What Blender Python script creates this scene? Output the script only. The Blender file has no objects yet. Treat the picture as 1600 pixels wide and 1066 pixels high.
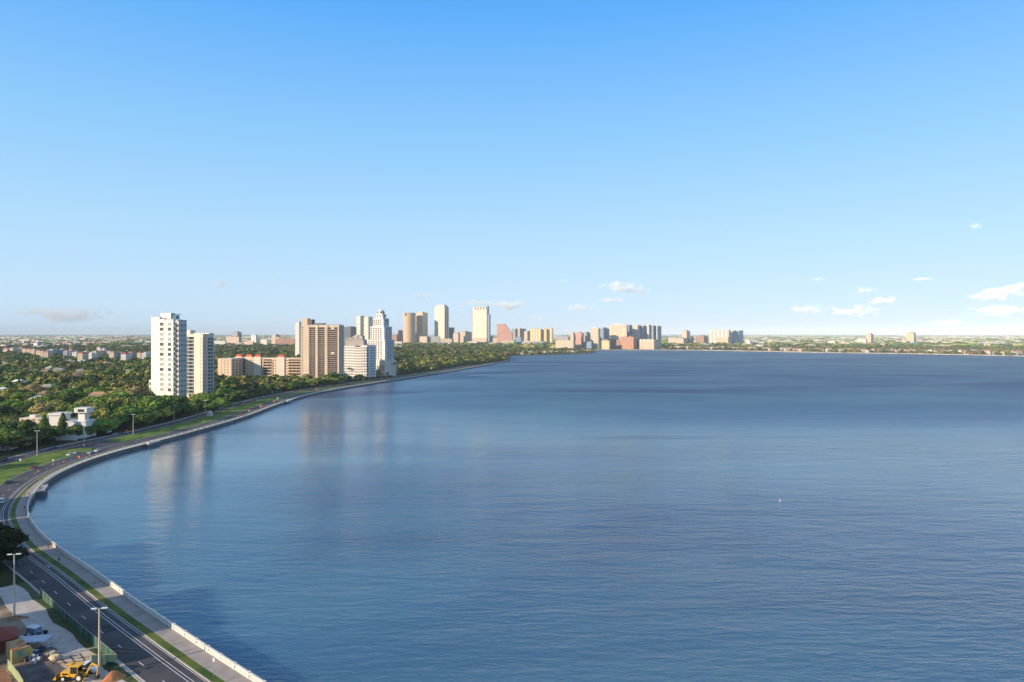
import bpy, math, random
import numpy as np
from mathutils import Vector, Matrix, geometry
R = math.radians
random.seed(7); RNG = np.random.default_rng(7)
S = bpy.context.scene
COL = S.collection
F = 1067.0; HY = 521.5; CH = 72.0

# ------------------------------------------------------------------ helpers
def G(px, py, z=0.0):
    Y = (CH - z) * F / (py - HY)
    return ((px - 800) / F * Y, Y)
def XZ(px, py, Y):
    return ((px - 800) / F * Y, CH - (py - HY) / F * Y)
def PX(x, y): return 800 + F * x / y

def link(o, parent=None):
    COL.objects.link(o)
    if parent is not None: o.parent = parent
    return o
def tag(o, label=None, cat=None, group=None, kind=None):
    if label: o['label'] = label
    if cat: o['category'] = cat
    if group: o['group'] = group
    if kind: o['kind'] = kind
    return o
def empty(name, loc, rz=0.0, label=None, cat=None, group=None):
    o = bpy.data.objects.new(name, None)
    o.empty_display_size = 1
    o.location = (loc[0], loc[1], loc[2] if len(loc) > 2 else 0.0)
    o.rotation_euler = (0, 0, rz)
    link(o)
    return tag(o, label, cat, group)

class MB:
    def __init__(s): s.v = []; s.f = []; s.m = []
    def add(s, vs, fs, mi=0):
        b = len(s.v); s.v.extend([tuple(v) for v in vs])
        for f in fs: s.f.append(tuple(b + i for i in f)); s.m.append(mi)
        return s
    def box(s, x0, y0, z0, x1, y1, z1, mi=0):
        if x0 > x1: x0, x1 = x1, x0
        if y0 > y1: y0, y1 = y1, y0
        if z0 > z1: z0, z1 = z1, z0
        v = [(x0,y0,z0),(x1,y0,z0),(x1,y1,z0),(x0,y1,z0),(x0,y0,z1),(x1,y0,z1),(x1,y1,z1),(x0,y1,z1)]
        return s.add(v, [(0,3,2,1),(4,5,6,7),(0,1,5,4),(1,2,6,5),(2,3,7,6),(3,0,4,7)], mi)
    def prism(s, pts, z0, z1, mi=0, top=None):
        n = len(pts); tp = top or pts
        v = [(p[0], p[1], z0) for p in pts] + [(p[0], p[1], z1) for p in tp]
        fs = [tuple(reversed(range(n))), tuple(range(n, 2*n))]
        for i in range(n):
            j = (i+1) % n; fs.append((i, j, n+j, n+i))
        return s.add(v, fs, mi)
    def xprism(s, prof, y0, y1, mi=0, inset=None):   # profile in x-z extruded along y
        n = len(prof); a = prof; b = prof
        v = [(p[0], y0, p[1]) for p in a] + [(p[0], y1, p[1]) for p in b]
        fs = [tuple(range(n)), tuple(reversed(range(n, 2*n)))]
        for i in range(n):
            j = (i+1) % n; fs.append((j, i, n+i, n+j))
        return s.add(v, fs, mi)
    def cyl(s, x, y, z0, z1, r0, r1=None, n=12, mi=0):
        r1 = r0 if r1 is None else r1
        a = [(x+r0*math.cos(2*math.pi*i/n), y+r0*math.sin(2*math.pi*i/n)) for i in range(n)]
        b = [(x+r1*math.cos(2*math.pi*i/n), y+r1*math.sin(2*math.pi*i/n)) for i in range(n)]
        return s.prism(a, z0, z1, mi, b)
    def tube(s, p, q, r0, r1=None, n=8, mi=0):
        r1 = r0 if r1 is None else r1
        p = Vector(p); q = Vector(q); d = (q-p).normalized()
        u = d.orthogonal().normalized(); w = d.cross(u)
        v = []
        for c, r in ((p, r0), (q, r1)):
            for i in range(n):
                a = 2*math.pi*i/n
                v.append(c + u*(r*math.cos(a)) + w*(r*math.sin(a)))
        fs = [tuple(reversed(range(n))), tuple(range(n, 2*n))]
        for i in range(n):
            j = (i+1) % n; fs.append((i, j, n+j, n+i))
        return s.add(v, fs, mi)
    def quad(s, a, b, c, d, mi=0): return s.add([a, b, c, d], [(0,1,2,3)], mi)
    def mesh(s, name, mats, smooth=False):
        me = bpy.data.meshes.new(name)
        me.from_pydata(s.v, [], s.f)
        for m in (mats if isinstance(mats, (list, tuple)) else [mats]): me.materials.append(m)
        if any(s.m): me.polygons.foreach_set('material_index', s.m)
        if smooth: me.polygons.foreach_set('use_smooth', [True]*len(s.f))
        me.update(); return me
    def build(s, name, mats, parent=None, smooth=False):
        return link(bpy.data.objects.new(name, s.mesh(name, mats, smooth)), parent)
def inst(name, me, parent=None, loc=(0,0,0), rz=0.0, scale=None):
    o = bpy.data.objects.new(name, me); o.location = loc; o.rotation_euler = (0,0,rz)
    if scale: o.scale = scale
    return link(o, parent)

# label registry: gives every member of a look-alike family its place in the row
ORD = ['leftmost','second from the left','third from the left','fourth from the left','fifth from the left','sixth from the left',
 'seventh from the left','eighth from the left','ninth from the left','tenth from the left','eleventh from the left','twelfth from the left']
REG = {}
def reg(o, px, phrase, cat, group=None):
    """phrase = adjectives|noun|place"""
    o['category'] = cat
    REG.setdefault(phrase, []).append((px, o, group))
ORDN = ['leftmost','second','third','fourth','fifth','sixth','seventh','eighth','ninth','tenth','eleventh','twelfth']
def flush_reg():
    for phrase, L in REG.items():
        adj, noun, place = phrase.split('|')
        L.sort(key=lambda t: t[0]); n = len(L)
        for i, (px, o, g) in enumerate(L):
            o['group'] = g or '%s %ss %s' % (adj, noun, place)
            if n == 1 or n > 12: o['label'] = '%s %s %s' % (adj, noun, place)
            elif i == n-1: o['label'] = 'rightmost %s %s %s' % (adj, noun, place)
            elif i == 0: o['label'] = 'leftmost %s %s %s' % (adj, noun, place)
            else: o['label'] = '%s from left, %s %s %s' % (ORDN[i], adj, noun, place)

# ------------------------------------------------------------------ materials
def nt(m): return m.node_tree.nodes, m.node_tree.links
def newmat(name):
    m = bpy.data.materials.new(name); m.use_nodes = True
    return m
MC = {}
def mat(name, col, rough=0.75, var=0.12, scale=0.6, metal=0.0, spec=0.3, col2=None, bump=0.0, detail=4):
    if name in MC: return MC[name]
    m = newmat(name); N, L = nt(m); b = N['Principled BSDF']
    b.inputs['Roughness'].default_value = rough; b.inputs['Metallic'].default_value = metal
    b.inputs['Specular IOR Level'].default_value = spec
    tc = N.new('ShaderNodeTexCoord'); no = N.new('ShaderNodeTexNoise')
    no.inputs['Scale'].default_value = scale; no.inputs['Detail'].default_value = detail
    L.new(tc.outputs['Object'], no.inputs['Vector'])
    cr = N.new('ShaderNodeValToRGB')
    c2 = col2 or tuple(min(1, c*(1+var)) for c in col); c1 = col if col2 else tuple(c*(1-var) for c in col)
    cr.color_ramp.elements[0].position = 0.32; cr.color_ramp.elements[1].position = 0.68
    cr.color_ramp.elements[0].color = (*c1, 1); cr.color_ramp.elements[1].color = (*c2, 1)
    L.new(no.outputs['Fac'], cr.inputs['Fac']); L.new(cr.outputs['Color'], b.inputs['Base Color'])
    if bump:
        bp = N.new('ShaderNodeBump'); bp.inputs['Strength'].default_value = bump; bp.inputs['Distance'].default_value = 0.1
        n2 = N.new('ShaderNodeTexNoise'); n2.inputs['Scale'].default_value = scale*8; n2.inputs['Detail'].default_value = 5
        L.new(tc.outputs['Object'], n2.inputs['Vector']); L.new(n2.outputs['Fac'], bp.inputs['Height']); L.new(bp.outputs['Normal'], b.inputs['Normal'])
    MC[name] = m; return m

def facade(name, wall, glass=(0.05,0.07,0.09), cw=3.2, ch=3.3, fx=0.6, fz=0.5, var=0.1, grough=0.2, band=None):
    """wall with a grid of window openings in metres, in the object's own coordinates"""
    key = ('f', name)
    if key in MC: return MC[key]
    m = newmat(name); N, L = nt(m); b = N['Principled BSDF']
    tc = N.new('ShaderNodeTexCoord')
    sp = N.new('ShaderNodeSeparateXYZ'); L.new(tc.outputs['Object'], sp.inputs[0])
    sn = N.new('ShaderNodeSeparateXYZ'); L.new(tc.outputs['Normal'], sn.inputs[0])
    def M(op, a, bb=None):
        n = N.new('ShaderNodeMath'); n.operation = op
        for i, q in enumerate((a, bb)):
            if q is None: continue
            if isinstance(q, (int, float)): n.inputs[i].default_value = q
            else: L.new(q, n.inputs[i])
        return n.outputs[0]
    anx = M('ABSOLUTE', sn.outputs['X']); any_ = M('ABSOLUTE', sn.outputs['Y']); anz = M('ABSOLUTE', sn.outputs['Z'])
    h = M('ADD', M('MULTIPLY', sp.outputs['X'], any_), M('MULTIPLY', sp.outputs['Y'], anx))
    hc = M('DIVIDE', h, cw); zc = M('DIVIDE', sp.outputs['Z'], ch)
    mx = M('LESS_THAN', M('ABSOLUTE', M('SUBTRACT', M('FRACT', hc), 0.5)), fx/2)
    mz = M('LESS_THAN', M('ABSOLUTE', M('SUBTRACT', M('FRACT', zc), 0.5)), fz/2)
    mk = M('MULTIPLY', M('MULTIPLY', mx, mz), M('LESS_THAN', anz, 0.5))
    cb = N.new('ShaderNodeCombineXYZ'); L.new(M('FLOOR', hc), cb.inputs[0]); L.new(M('FLOOR', zc), cb.inputs[1])
    wn = N.new('ShaderNodeTexWhiteNoise'); L.new(cb.outputs[0], wn.inputs['Vector'])
    g = N.new('ShaderNodeMix'); g.data_type = 'RGBA'; L.new(wn.outputs['Value'], g.inputs['Factor'])
    g.inputs['A'].default_value = (*glass, 1); g.inputs['B'].default_value = (*[min(1, c*2.0+0.02) for c in glass], 1)
    no = N.new('ShaderNodeTexNoise'); no.inputs['Scale'].default_value = 0.12; no.inputs['Detail'].default_value = 5
    L.new(tc.outputs['Object'], no.inputs['Vector'])
    wc = N.new('ShaderNodeMix'); wc.data_type = 'RGBA'; L.new(no.outputs['Fac'], wc.inputs['Factor'])
    wc.inputs['A'].default_value = (*[c*(1-var) for c in wall], 1); wc.inputs['B'].default_value = (*[min(1, c*(1+var)) for c in wall], 1)
    mixc = N.new('ShaderNodeMix'); mixc.data_type = 'RGBA'
    L.new(mk, mixc.inputs['Factor']); L.new(wc.outputs['Result'], mixc.inputs['A']); L.new(g.outputs['Result'], mixc.inputs['B'])
    L.new(mixc.outputs['Result'], b.inputs['Base Color'])
    rr = M('ADD', M('MULTIPLY', mk, grough-0.75), 0.75); L.new(rr, b.inputs['Roughness'])
    b.inputs['Specular IOR Level'].default_value = 0.4
    MC[key] = m; return m

def foliage(name, c1, c2, scale=0.35, c3=None):
    m = newmat(name); N, L = nt(m); b = N['Principled BSDF']
    tc = N.new('ShaderNodeTexCoord'); oi = N.new('ShaderNodeObjectInfo')
    no = N.new('ShaderNodeTexNoise'); no.inputs['Scale'].default_value = scale; no.inputs['Detail'].default_value = 5
    L.new(tc.outputs['Object'], no.inputs['Vector'])
    cr = N.new('ShaderNodeValToRGB'); cr.color_ramp.elements[0].position = 0.33; cr.color_ramp.elements[1].position = 0.7
    cr.color_ramp.elements[0].color = (*c1, 1); cr.color_ramp.elements[1].color = (*c2, 1)
    L.new(no.outputs['Fac'], cr.inputs['Fac'])
    hs = N.new('ShaderNodeHueSaturation'); L.new(cr.outputs['Color'], hs.inputs['Color'])
    mr = N.new('ShaderNodeMapRange'); mr.inputs['To Min'].default_value = 0.65; mr.inputs['To Max'].default_value = 1.5
    L.new(oi.outputs['Random'], mr.inputs['Value']); L.new(mr.outputs['Result'], hs.inputs['Value'])
    L.new(hs.outputs['Color'], b.inputs['Base Color'])
    b.inputs['Roughness'].default_value = 0.7; b.inputs['Specular IOR Level'].default_value = 0.15
    return m

M_white = mat('white_stucco', (0.70,0.675,0.635), var=0.05, scale=0.08)
M_cream = mat('cream_stucco', (0.68,0.60,0.50), var=0.07, scale=0.08)
M_tan = mat('tan_stucco', (0.71,0.61,0.52), var=0.07, scale=0.08)
M_peach = mat('peach_stucco', (0.68,0.51,0.36), var=0.07, scale=0.08)
M_brown = mat('tan_concrete', (0.55,0.45,0.335), var=0.08, scale=0.08)
M_recess = mat('balcony_recess', (0.045,0.028,0.026), var=0.3, scale=0.5)  # near-black so recesses look shaded even in sun; also dark window panes
M_glassd = mat('dark_glass', (0.025,0.028,0.032), rough=0.3, var=0.3, scale=0.2, spec=0.6)
M_glassp = mat('pale_glass', (0.30,0.37,0.33), rough=0.15, var=0.15, scale=0.2, spec=0.6)
M_glassb = mat('blue_glass', (0.08,0.17,0.24), rough=0.15, var=0.3, scale=0.2, spec=0.6)
M_rail = mat('glass_railing', (0.20,0.25,0.27), rough=0.2, var=0.15, scale=0.2, spec=0.5)
M_roofg = mat('grey_roofing', (0.32,0.31,0.30), var=0.2, scale=0.15)
M_rooft = mat('red_clay_tile', (0.52,0.11,0.05), var=0.2, scale=0.4)
M_roofb = mat('brown_shingle', (0.22,0.15,0.10), var=0.25, scale=0.4)
M_roofw = mat('white_membrane', (0.68,0.67,0.65), var=0.08, scale=0.2)
M_asph = mat('asphalt', (0.052,0.051,0.057), rough=0.8, scale=0.09, col2=(0.096,0.091,0.093), bump=0.1, detail=8)
M_conc = mat('pavement_concrete', (0.29,0.265,0.245), rough=0.85, scale=0.35, col2=(0.38,0.345,0.32), detail=8)
M_kerb = mat('kerb_concrete', (0.42,0.40,0.37), var=0.12, scale=0.5)
M_paint = mat('road_paint', (0.72,0.72,0.72), var=0.12, scale=2)
M_bal = mat('balustrade_concrete', (0.70,0.66,0.60), var=0.1, scale=0.8)
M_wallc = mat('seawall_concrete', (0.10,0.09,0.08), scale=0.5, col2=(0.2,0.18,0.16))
M_metal = mat('galvanised_steel', (0.45,0.44,0.42), rough=0.45, metal=0.5, var=0.1)
M_pole = mat('concrete_pole', (0.50,0.44,0.36), var=0.1)
M_black = mat('black_rubber', (0.02,0.02,0.02), var=0.2)
M_bark = mat('bark', (0.10,0.075,0.055), var=0.3, scale=1.5)
M_lampw = mat('lamp_housing', (0.75,0.76,0.78), rough=0.4, var=0.03)

# ------------------------------------------------------------------ world, sun, camera
SUN_EL = 18.0
lx, ly = 0.84, 0.543                      # heading of the light over the ground
w = bpy.data.worlds.new('World'); S.world = w; w.use_nodes = True
N = w.node_tree.nodes; L = w.node_tree.links
sky = N.new('ShaderNodeTexSky'); sky.sky_type = 'NISHITA'; sky.sun_disc = False
sky.sun_elevation = R(SUN_EL)
sky.sun_rotation = math.atan2(-lx, -ly)   # clockwise from +Y
sky.altitude = 0; sky.air_density = 1.0; sky.dust_density = 0.3; sky.ozone_density = 2.2
bg = N['Background']; bg.inputs['Strength'].default_value = 0.15
tcw = N.new('ShaderNodeTexCoord'); spw = N.new('ShaderNodeSeparateXYZ'); L.new(tcw.outputs['Generated'], spw.inputs[0])
rw = N.new('ShaderNodeValToRGB'); L.new(spw.outputs['Z'], rw.inputs['Fac'])
el = rw.color_ramp.elements; SKYK = 6.67/1.46
SKYC = [(0.0,(.57,.76,.99)),(0.03,(.57,.78,1.0)),(0.12,(.47,.745,1.0)),(0.26,(.285,.62,1.0)),(0.43,(.095,.425,1.0)),(0.55,(.15,.35,.74)),(0.75,(.27,.35,.50)),(1.0,(.28,.33,.44))]
for k, (ps, c) in enumerate(SKYC):
    if k < 2: q = el[k]; q.position = ps
    else: q = el.new(ps)
    q.color = (*c, 1)
vm = N.new('ShaderNodeVectorMath'); vm.operation = 'SCALE'; vm.inputs['Scale'].default_value = SKYK; L.new(rw.outputs['Color'], vm.inputs[0])
mx = N.new('ShaderNodeMix'); mx.data_type = 'RGBA'; mx.inputs['Factor'].default_value = 0.92
L.new(sky.outputs['Color'], mx.inputs['A']); L.new(vm.outputs[0], mx.inputs['B']); L.new(mx.outputs['Result'], bg.inputs['Color'])
sd = bpy.data.lights.new('sun', 'SUN'); sd.energy = 4.8; sd.angle = R(0.5); sd.color = (1.0, 0.80, 0.58)
so = bpy.data.objects.new('sun', sd); COL.objects.link(so)
dv = Vector((lx*math.cos(R(SUN_EL)), ly*math.cos(R(SUN_EL)), -math.sin(R(SUN_EL))))
so.rotation_euler = dv.to_track_quat('-Z', 'Y').to_euler(); so.location = (-400, -300, 400)

cd = bpy.data.cameras.new('camera'); cam = bpy.data.objects.new('camera', cd); COL.objects.link(cam)
cam.location = (0, 0, CH); cam.rotation_euler = (R(90), 0, 0)
cd.sensor_width = 36; cd.lens = 24.0; cd.shift_y = -11.5/1600; cd.clip_end = 120000; cd.clip_start = 0.5
S.camera = cam
S.view_settings.view_transform = 'Standard'; S.view_settings.look = 'None'
S.view_settings.exposure = 0.55; S.view_settings.gamma = 1
S.render.engine = 'CYCLES'
S.cycles.max_bounces = 5; S.cycles.diffuse_bounces = 2; S.cycles.glossy_bounces = 2; S.cycles.transmission_bounces = 2
S.cycles.volume_bounces = 6; S.cycles.transparent_max_bounces = 8; S.cycles.caustics_reflective = False; S.cycles.caustics_refractive = False
S.render.resolution_x = 1024; S.render.resolution_y = 682

# ------------------------------------------------------------------ coast
near_px = [(406,1066),(334,1020),(270,976),(218,945),(172,910),(135,883),(97.6,860),(76.5,847),(55.5,826),(43.5,806),(40.5,795.5),
 (45,779),(52.5,768.5),(67.5,752),(90,736),(135,717),(180,703.5),(233,690.3),(280,679),(325,666),(370,654),(400,643.5),(422.6,634),
 (450,624.8),(480,615.5),(525,606),(585,598),(630,590),(690,582),(725.5,575.6),(775,566.6),(790,563.6)]
near = [(200,-110),(120,-15),(39,62)] + [G(a, b, 1.15) for a, b in near_px]
# smooth the traced points a little, then spline
def smooth(pts, k=2):
    p = [Vector(q) for q in pts]
    for _ in range(k):
        p = [p[0]] + [p[i]*0.5 + (p[i-1]+p[i+1])*0.25 for i in range(1, len(p)-1)] + [p[-1]]
    return p
def catmull(p, step=6.0):
    out = []
    for i in range(len(p)-1):
        a = p[max(i-1,0)]; b = p[i]; c = p[i+1]; d = p[min(i+2,len(p)-1)]
        n = max(1, int((c-b).length/step))
        for k in range(n):
            t = k/n
            out.append(0.5*((2*b)+(c-a)*t+(2*a-5*b+4*c-d)*t*t+(3*b-a-3*c+d)*t**3))
    out.append(p[-1]); return out
COAST = catmull(smooth(near, 1), 5.0)
CN = []
for i in range(len(COAST)):
    t = (COAST[min(i+1,len(COAST)-1)] - COAST[max(i-1,0)]).normalized()
    CN.append(Vector((-t.y, t.x)))
for _ in range(3):
    CN = [CN[0]] + [(CN[i-1]+CN[i]*2+CN[i+1]).normalized() for i in range(1,len(CN)-1)] + [CN[-1]]
ARC = [0.0]
for i in range(1, len(COAST)): ARC.append(ARC[-1] + (COAST[i]-COAST[i-1]).length)
def off(i, d): return COAST[i] + CN[i]*d
far_px = [(793,562),(788,558.5),(786,557),(830,555),(870,554),(910,553),(925,552),(927,549),(926,546.7),(980,546.5),(1034,546.7),(1100,547.2),
 (1160,548.2),(1225,549.5),(1300,551),(1410,552.3),(1500,554),(1600,556.2),(1800,560),(2200,566)]
far = [Vector(G(a, b, 0)) for a, b in far_px]
LANDEDGE = COAST + far
FAR = 45000
outer = [(2600,2600),(12000,3500),(FAR,6000),(FAR,FAR),(-FAR,FAR),(-FAR,-600),(200,-600)]
LAND = [Vector(p) for p in LANDEDGE] + [Vector(p) for p in outer]
def flat_ngon(mb, pts, z, mi=0):
    tris = geometry.tessellate_polygon([[Vector((p[0], p[1], 0)) for p in pts]])
    fs = []
    for t in tris:
        a, b, c = [pts[i] for i in t]
        cr = (b[0]-a[0])*(c[1]-a[1]) - (b[1]-a[1])*(c[0]-a[0])
        fs.append(tuple(t) if cr > 0 else (t[0], t[2], t[1]))
    mb.add([(p[0], p[1], z) for p in pts], fs, mi)

# ground
m = newmat('ground_soil_and_grass'); Nn, Ll = nt(m); b = Nn['Principled BSDF']; b.inputs['Roughness'].default_value = 0.9
b.inputs['Specular IOR Level'].default_value = 0.1
ge = Nn.new('ShaderNodeNewGeometry')
n1 = Nn.new('ShaderNodeTexNoise'); n1.inputs['Scale'].default_value = 0.012; n1.inputs['Detail'].default_value = 9
Ll.new(ge.outputs['Position'], n1.inputs['Vector'])
cr = Nn.new('ShaderNodeValToRGB'); e = cr.color_ramp.elements
e[0].position = 0.35; e[0].color = (0.025,0.038,0.014,1); e[1].position = 0.66; e[1].color = (0.16,0.13,0.10,1)
k = e.new(0.5); k.color = (0.045,0.06,0.022,1)
Ll.new(n1.outputs['Fac'], cr.inputs['Fac']); Ll.new(cr.outputs['Color'], b.inputs['Base Color'])
M_ground = m
g = MB(); flat_ngon(g, LAND, 0.0)
tag(g.build('ground', M_ground), kind='structure')
# water
WZ = -1.7
m = newmat('bay_water'); Nn, Ll = nt(m); b = Nn['Principled BSDF']
ge = Nn.new('ShaderNodeNewGeometry')
def mapn(sc, rot=0.0):
    mp = Nn.new('ShaderNodeMapping'); mp.inputs['Scale'].default_value = sc; mp.inputs['Rotation'].default_value = (0,0,rot)
    Ll.new(ge.outputs['Position'], mp.inputs['Vector']); return mp.outputs[0]
def noise(vec, scale, detail=3, rough=0.5, dist=0.0):
    n = Nn.new('ShaderNodeTexNoise'); n.inputs['Scale'].default_value = scale; n.inputs['Detail'].default_value = detail
    n.inputs['Roughness'].default_value = rough; n.inputs['Distortion'].default_value = dist
    Ll.new(vec, n.inputs['Vector']); return n.outputs['Fac']
def MM(op, a, bb):
    n = Nn.new('ShaderNodeMath'); n.operation = op
    for i, q in enumerate((a, bb)):
        if isinstance(q, (int, float)): n.inputs[i].default_value = q
        else: Ll.new(q, n.inputs[i])
    return n.outputs[0]
big = noise(mapn((0.35,1.0,1), R(4)), 0.006, 4, 0.5, 0.4)       # wind patches
swell = noise(mapn((0.28,1.0,1), R(7)), 0.11, 3, 0.55)
chop = noise(mapn((0.4,1.0,1), R(-12)), 0.42, 4, 0.6)
rip = noise(mapn((0.6,1.0,1), R(14)), 1.5, 3, 0.6)
hgt = MM('ADD', MM('ADD', MM('MULTIPLY', swell, 1.5), MM('MULTIPLY', chop, 0.9)), MM('MULTIPLY', rip, 0.24))
bp = Nn.new('ShaderNodeBump'); bp.inputs['Distance'].default_value = 1.0
mr = Nn.new('ShaderNodeMapRange'); mr.inputs['From Min'].default_value = 0.35; mr.inputs['From Max'].default_value = 0.65
mr.inputs['To Min'].default_value = 0.34; mr.inputs['To Max'].default_value = 1.0
# sheltered water lies calmer along the sea wall (west), rougher out in the bay
sx = Nn.new('ShaderNodeSeparateXYZ'); Ll.new(ge.outputs['Position'], sx.inputs[0])
sh = Nn.new('ShaderNodeMapRange'); sh.inputs['From Min'].default_value = -150; sh.inputs['From Max'].default_value = 60
sh.inputs['To Min'].default_value = 0.22; sh.inputs['To Max'].default_value = 1.0; Ll.new(sx.outputs['X'], sh.inputs['Value'])
lane = Nn.new('ShaderNodeMapRange'); lane.inputs['From Min'].default_value = 0.56; lane.inputs['From Max'].default_value = 0.66; lane.interpolation_type = 'SMOOTHSTEP'
Ll.new(noise(mapn((0.22,1.2,1), R(6)), 0.0065, 3, 0.5, 0.3), lane.inputs['Value'])
Ll.new(big, mr.inputs['Value']); Ll.new(MM('MULTIPLY', MM('MULTIPLY', mr.outputs['Result'], sh.outputs['Result']), MM('ADD', MM('MULTIPLY', lane.outputs['Result'], 0.7), 1.0)), bp.inputs['Strength'])
Ll.new(hgt, bp.inputs['Height']); Ll.new(bp.outputs['Normal'], b.inputs['Normal'])
cr = Nn.new('ShaderNodeValToRGB'); cr.color_ramp.elements[0].position = 0.36; cr.color_ramp.elements[1].position = 0.64
cr.color_ramp.elements[0].color = (0.029,0.090,0.190,1); cr.color_ramp.elements[1].color = (0.068,0.170,0.246,1)
Ll.new(noise(mapn((0.5,1,1), R(-20)), 0.007, 4, 0.55, 0.6), cr.inputs['Fac'])
lmx = Nn.new('ShaderNodeMix'); lmx.data_type = 'RGBA'; Ll.new(MM('MULTIPLY', lane.outputs['Result'], 0.75), lmx.inputs['Factor']); Ll.new(cr.outputs['Color'], lmx.inputs['A']); lmx.inputs['B'].default_value = (0.018,0.055,0.140,1)  # duller sky reflection of the lanes also put into the base colour
Ll.new(lmx.outputs['Result'], b.inputs['Base Color'])
b.inputs['Subsurface Weight'].default_value = 1.0; b.inputs['Subsurface Radius'].default_value = (1,1,1); b.inputs['Subsurface Scale'].default_value = 7.0; b.subsurface_method = 'BURLEY'
rmr = Nn.new('ShaderNodeMapRange'); rmr.inputs['From Min'].default_value = -150; rmr.inputs['From Max'].default_value = 60
rmr.inputs['To Min'].default_value = 0.0; rmr.inputs['To Max'].default_value = 0.30; Ll.new(sx.outputs['X'], rmr.inputs['Value'])
rmy = Nn.new('ShaderNodeMapRange'); rmy.inputs['From Min'].default_value = 100; rmy.inputs['From Max'].default_value = 1300
rmy.inputs['To Min'].default_value = 0.18; rmy.inputs['To Max'].default_value = 1.0; Ll.new(sx.outputs['Y'], rmy.inputs['Value'])
rm3 = Nn.new('ShaderNodeMapRange'); rm3.inputs['From Min'].default_value = 440; rm3.inputs['From Max'].default_value = 760
rm3.inputs['To Min'].default_value = 0.03; rm3.inputs['To Max'].default_value = 0.38; Ll.new(sx.outputs['Y'], rm3.inputs['Value'])
Ll.new(MM('ADD', MM('MULTIPLY', rmr.outputs['Result'], rmy.outputs['Result']), rm3.outputs['Result']), b.inputs['Roughness']); b.inputs['IOR'].default_value = 1.42
M_water = m
g = MB(); g.quad((-FAR,-600,WZ),(FAR,-600,WZ),(FAR,FAR,WZ),(-FAR,FAR,WZ))
tag(g.build('water', M_water), kind='structure')

# sea wall under the balustrade and along the far shore
def strip(mb, i0, i1, d0, d1, z0, z1=None, mi=0):
    """sheet between two offsets of the coast line; with z1 the side skirts too (a slab)"""
    fd0 = d0 if callable(d0) else (lambda i: d0); fd1 = d1 if callable(d1) else (lambda i: d1)
    b0 = len(mb.v)
    zt = z0 if z1 is None else z1
    vs = []; fs = []
    for k, i in enumerate(range(i0, i1)):
        a = off(i, fd0(i)); c = off(i, fd1(i))
        vs += [(a.x,a.y,zt),(c.x,c.y,zt)]
        if z1 is not None: vs += [(a.x,a.y,z0),(c.x,c.y,z0)]
    st = 2 if z1 is None else 4
    n = i1-i0
    for k in range(n-1):
        p = k*st; q = (k+1)*st
        fs.append((p, q, q+1, p+1))
        if z1 is not None:
            fs.append((p+2, q+2, q, p)); fs.append((p+1, q+1, q+3, p+3))
    if z1 is not None:
        fs.append((0,1,3,2)); p=(n-1)*4; fs.append((p,p+2,p+3,p+1))
    mb.add(vs, fs, mi)
NC = len(COAST)
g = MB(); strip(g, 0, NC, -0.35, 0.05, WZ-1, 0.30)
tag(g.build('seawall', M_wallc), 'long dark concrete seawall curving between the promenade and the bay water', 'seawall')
g = MB()
fp = [COAST[-1]] + far
for a, bq in zip(fp[:-1], fp[1:]):
    g.quad((a.x,a.y,0.02),(a.x,a.y,WZ-1),(bq.x,bq.y,WZ-1),(bq.x,bq.y,0.02))
    t = (bq-a).normalized(); n_ = Vector((-t.y,t.x))*4
    g.quad((a.x,a.y,0.9),(bq.x,bq.y,0.9),(bq.x+n_.x,bq.y+n_.y,0.9),(a.x+n_.x,a.y+n_.y,0.9))
    g.quad((a.x,a.y,0.9),(a.x,a.y,0.02),(bq.x,bq.y,0.02),(bq.x,bq.y,0.9))
tag(g.build('far_shore_bulkhead', mat('bulkhead_concrete',(0.42,0.37,0.3),var=0.3,scale=0.03)), 'low pale bulkhead along the far shore of the bay', 'seawall')

# promenade, verge, roads, medians
def idx_at(arc):
    for i, a in enumerate(ARC):
        if a >= arc: return i
    return NC-1
def idxY(Y):
    for i, c in enumerate(COAST):
        if c.y >= Y and i > 3: return i
    return NC-1
def lerp(a, b, t): t = max(0, min(1, t)); return a+(b-a)*t
def sm(a, b, x): t = max(0, min(1, (x-a)/(b-a))); return t*t*(3-2*t)
def roadL(i):
    Y = COAST[i].y
    return 15.0 + 3.2*sm(270,330,Y) - 2.4*sm(430,520,Y)
def westR(i):
    Y = COAST[i].y
    return 37.0 + 3*sm(300,380,Y) - 4*sm(430,520,Y) - 8*sm(700,900,Y) - 5*sm(1000,1300,Y)
def westL(i): return westR(i)+9.5
g = MB(); strip(g, 0, NC-6, 0.05, 3.8, 0.0, 0.30)
tag(g.build('promenade', M_conc), kind='structure')
g = MB()
for k in range(0, 240):   # expansion joints of the promenade
    i = idx_at(190 + k*3.0); a = off(i, 0.5); c = off(i, 3.75); t = Vector((CN[i].y, -CN[i].x))*0.05
    g.quad((a.x-t.x,a.y-t.y,0.304),(c.x-t.x,c.y-t.y,0.304),(c.x+t.x,c.y+t.y,0.304),(a.x+t.x,a.y+t.y,0.304))
tag(g.build('promenade_joints', mat('joint',(0.2,0.18,0.17))), kind='structure')
M_grass = mat('mown_grass', (0.040,0.105,0.012), rough=0.9, scale=0.13, col2=(0.17,0.235,0.028), bump=0.3, detail=9)
M_grassd = mat('verge_grass', (0.035,0.085,0.012), rough=0.9, scale=0.12, col2=(0.15,0.175,0.03), bump=0.3, detail=9)
g = MB(); strip(g, 0, NC-6, 3.8, 5.6, 0.0, 0.26); tag(g.build('grass_verge', M_grassd), kind='structure')
g = MB(); strip(g, 0, NC-10, 5.6, 5.85, 0.0, 0.22)
strip(g, 0, NC-30, lambda i: roadL(i), lambda i: roadL(i)+0.25, 0.0, 0.2)
i3 = idxY(315)
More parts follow.
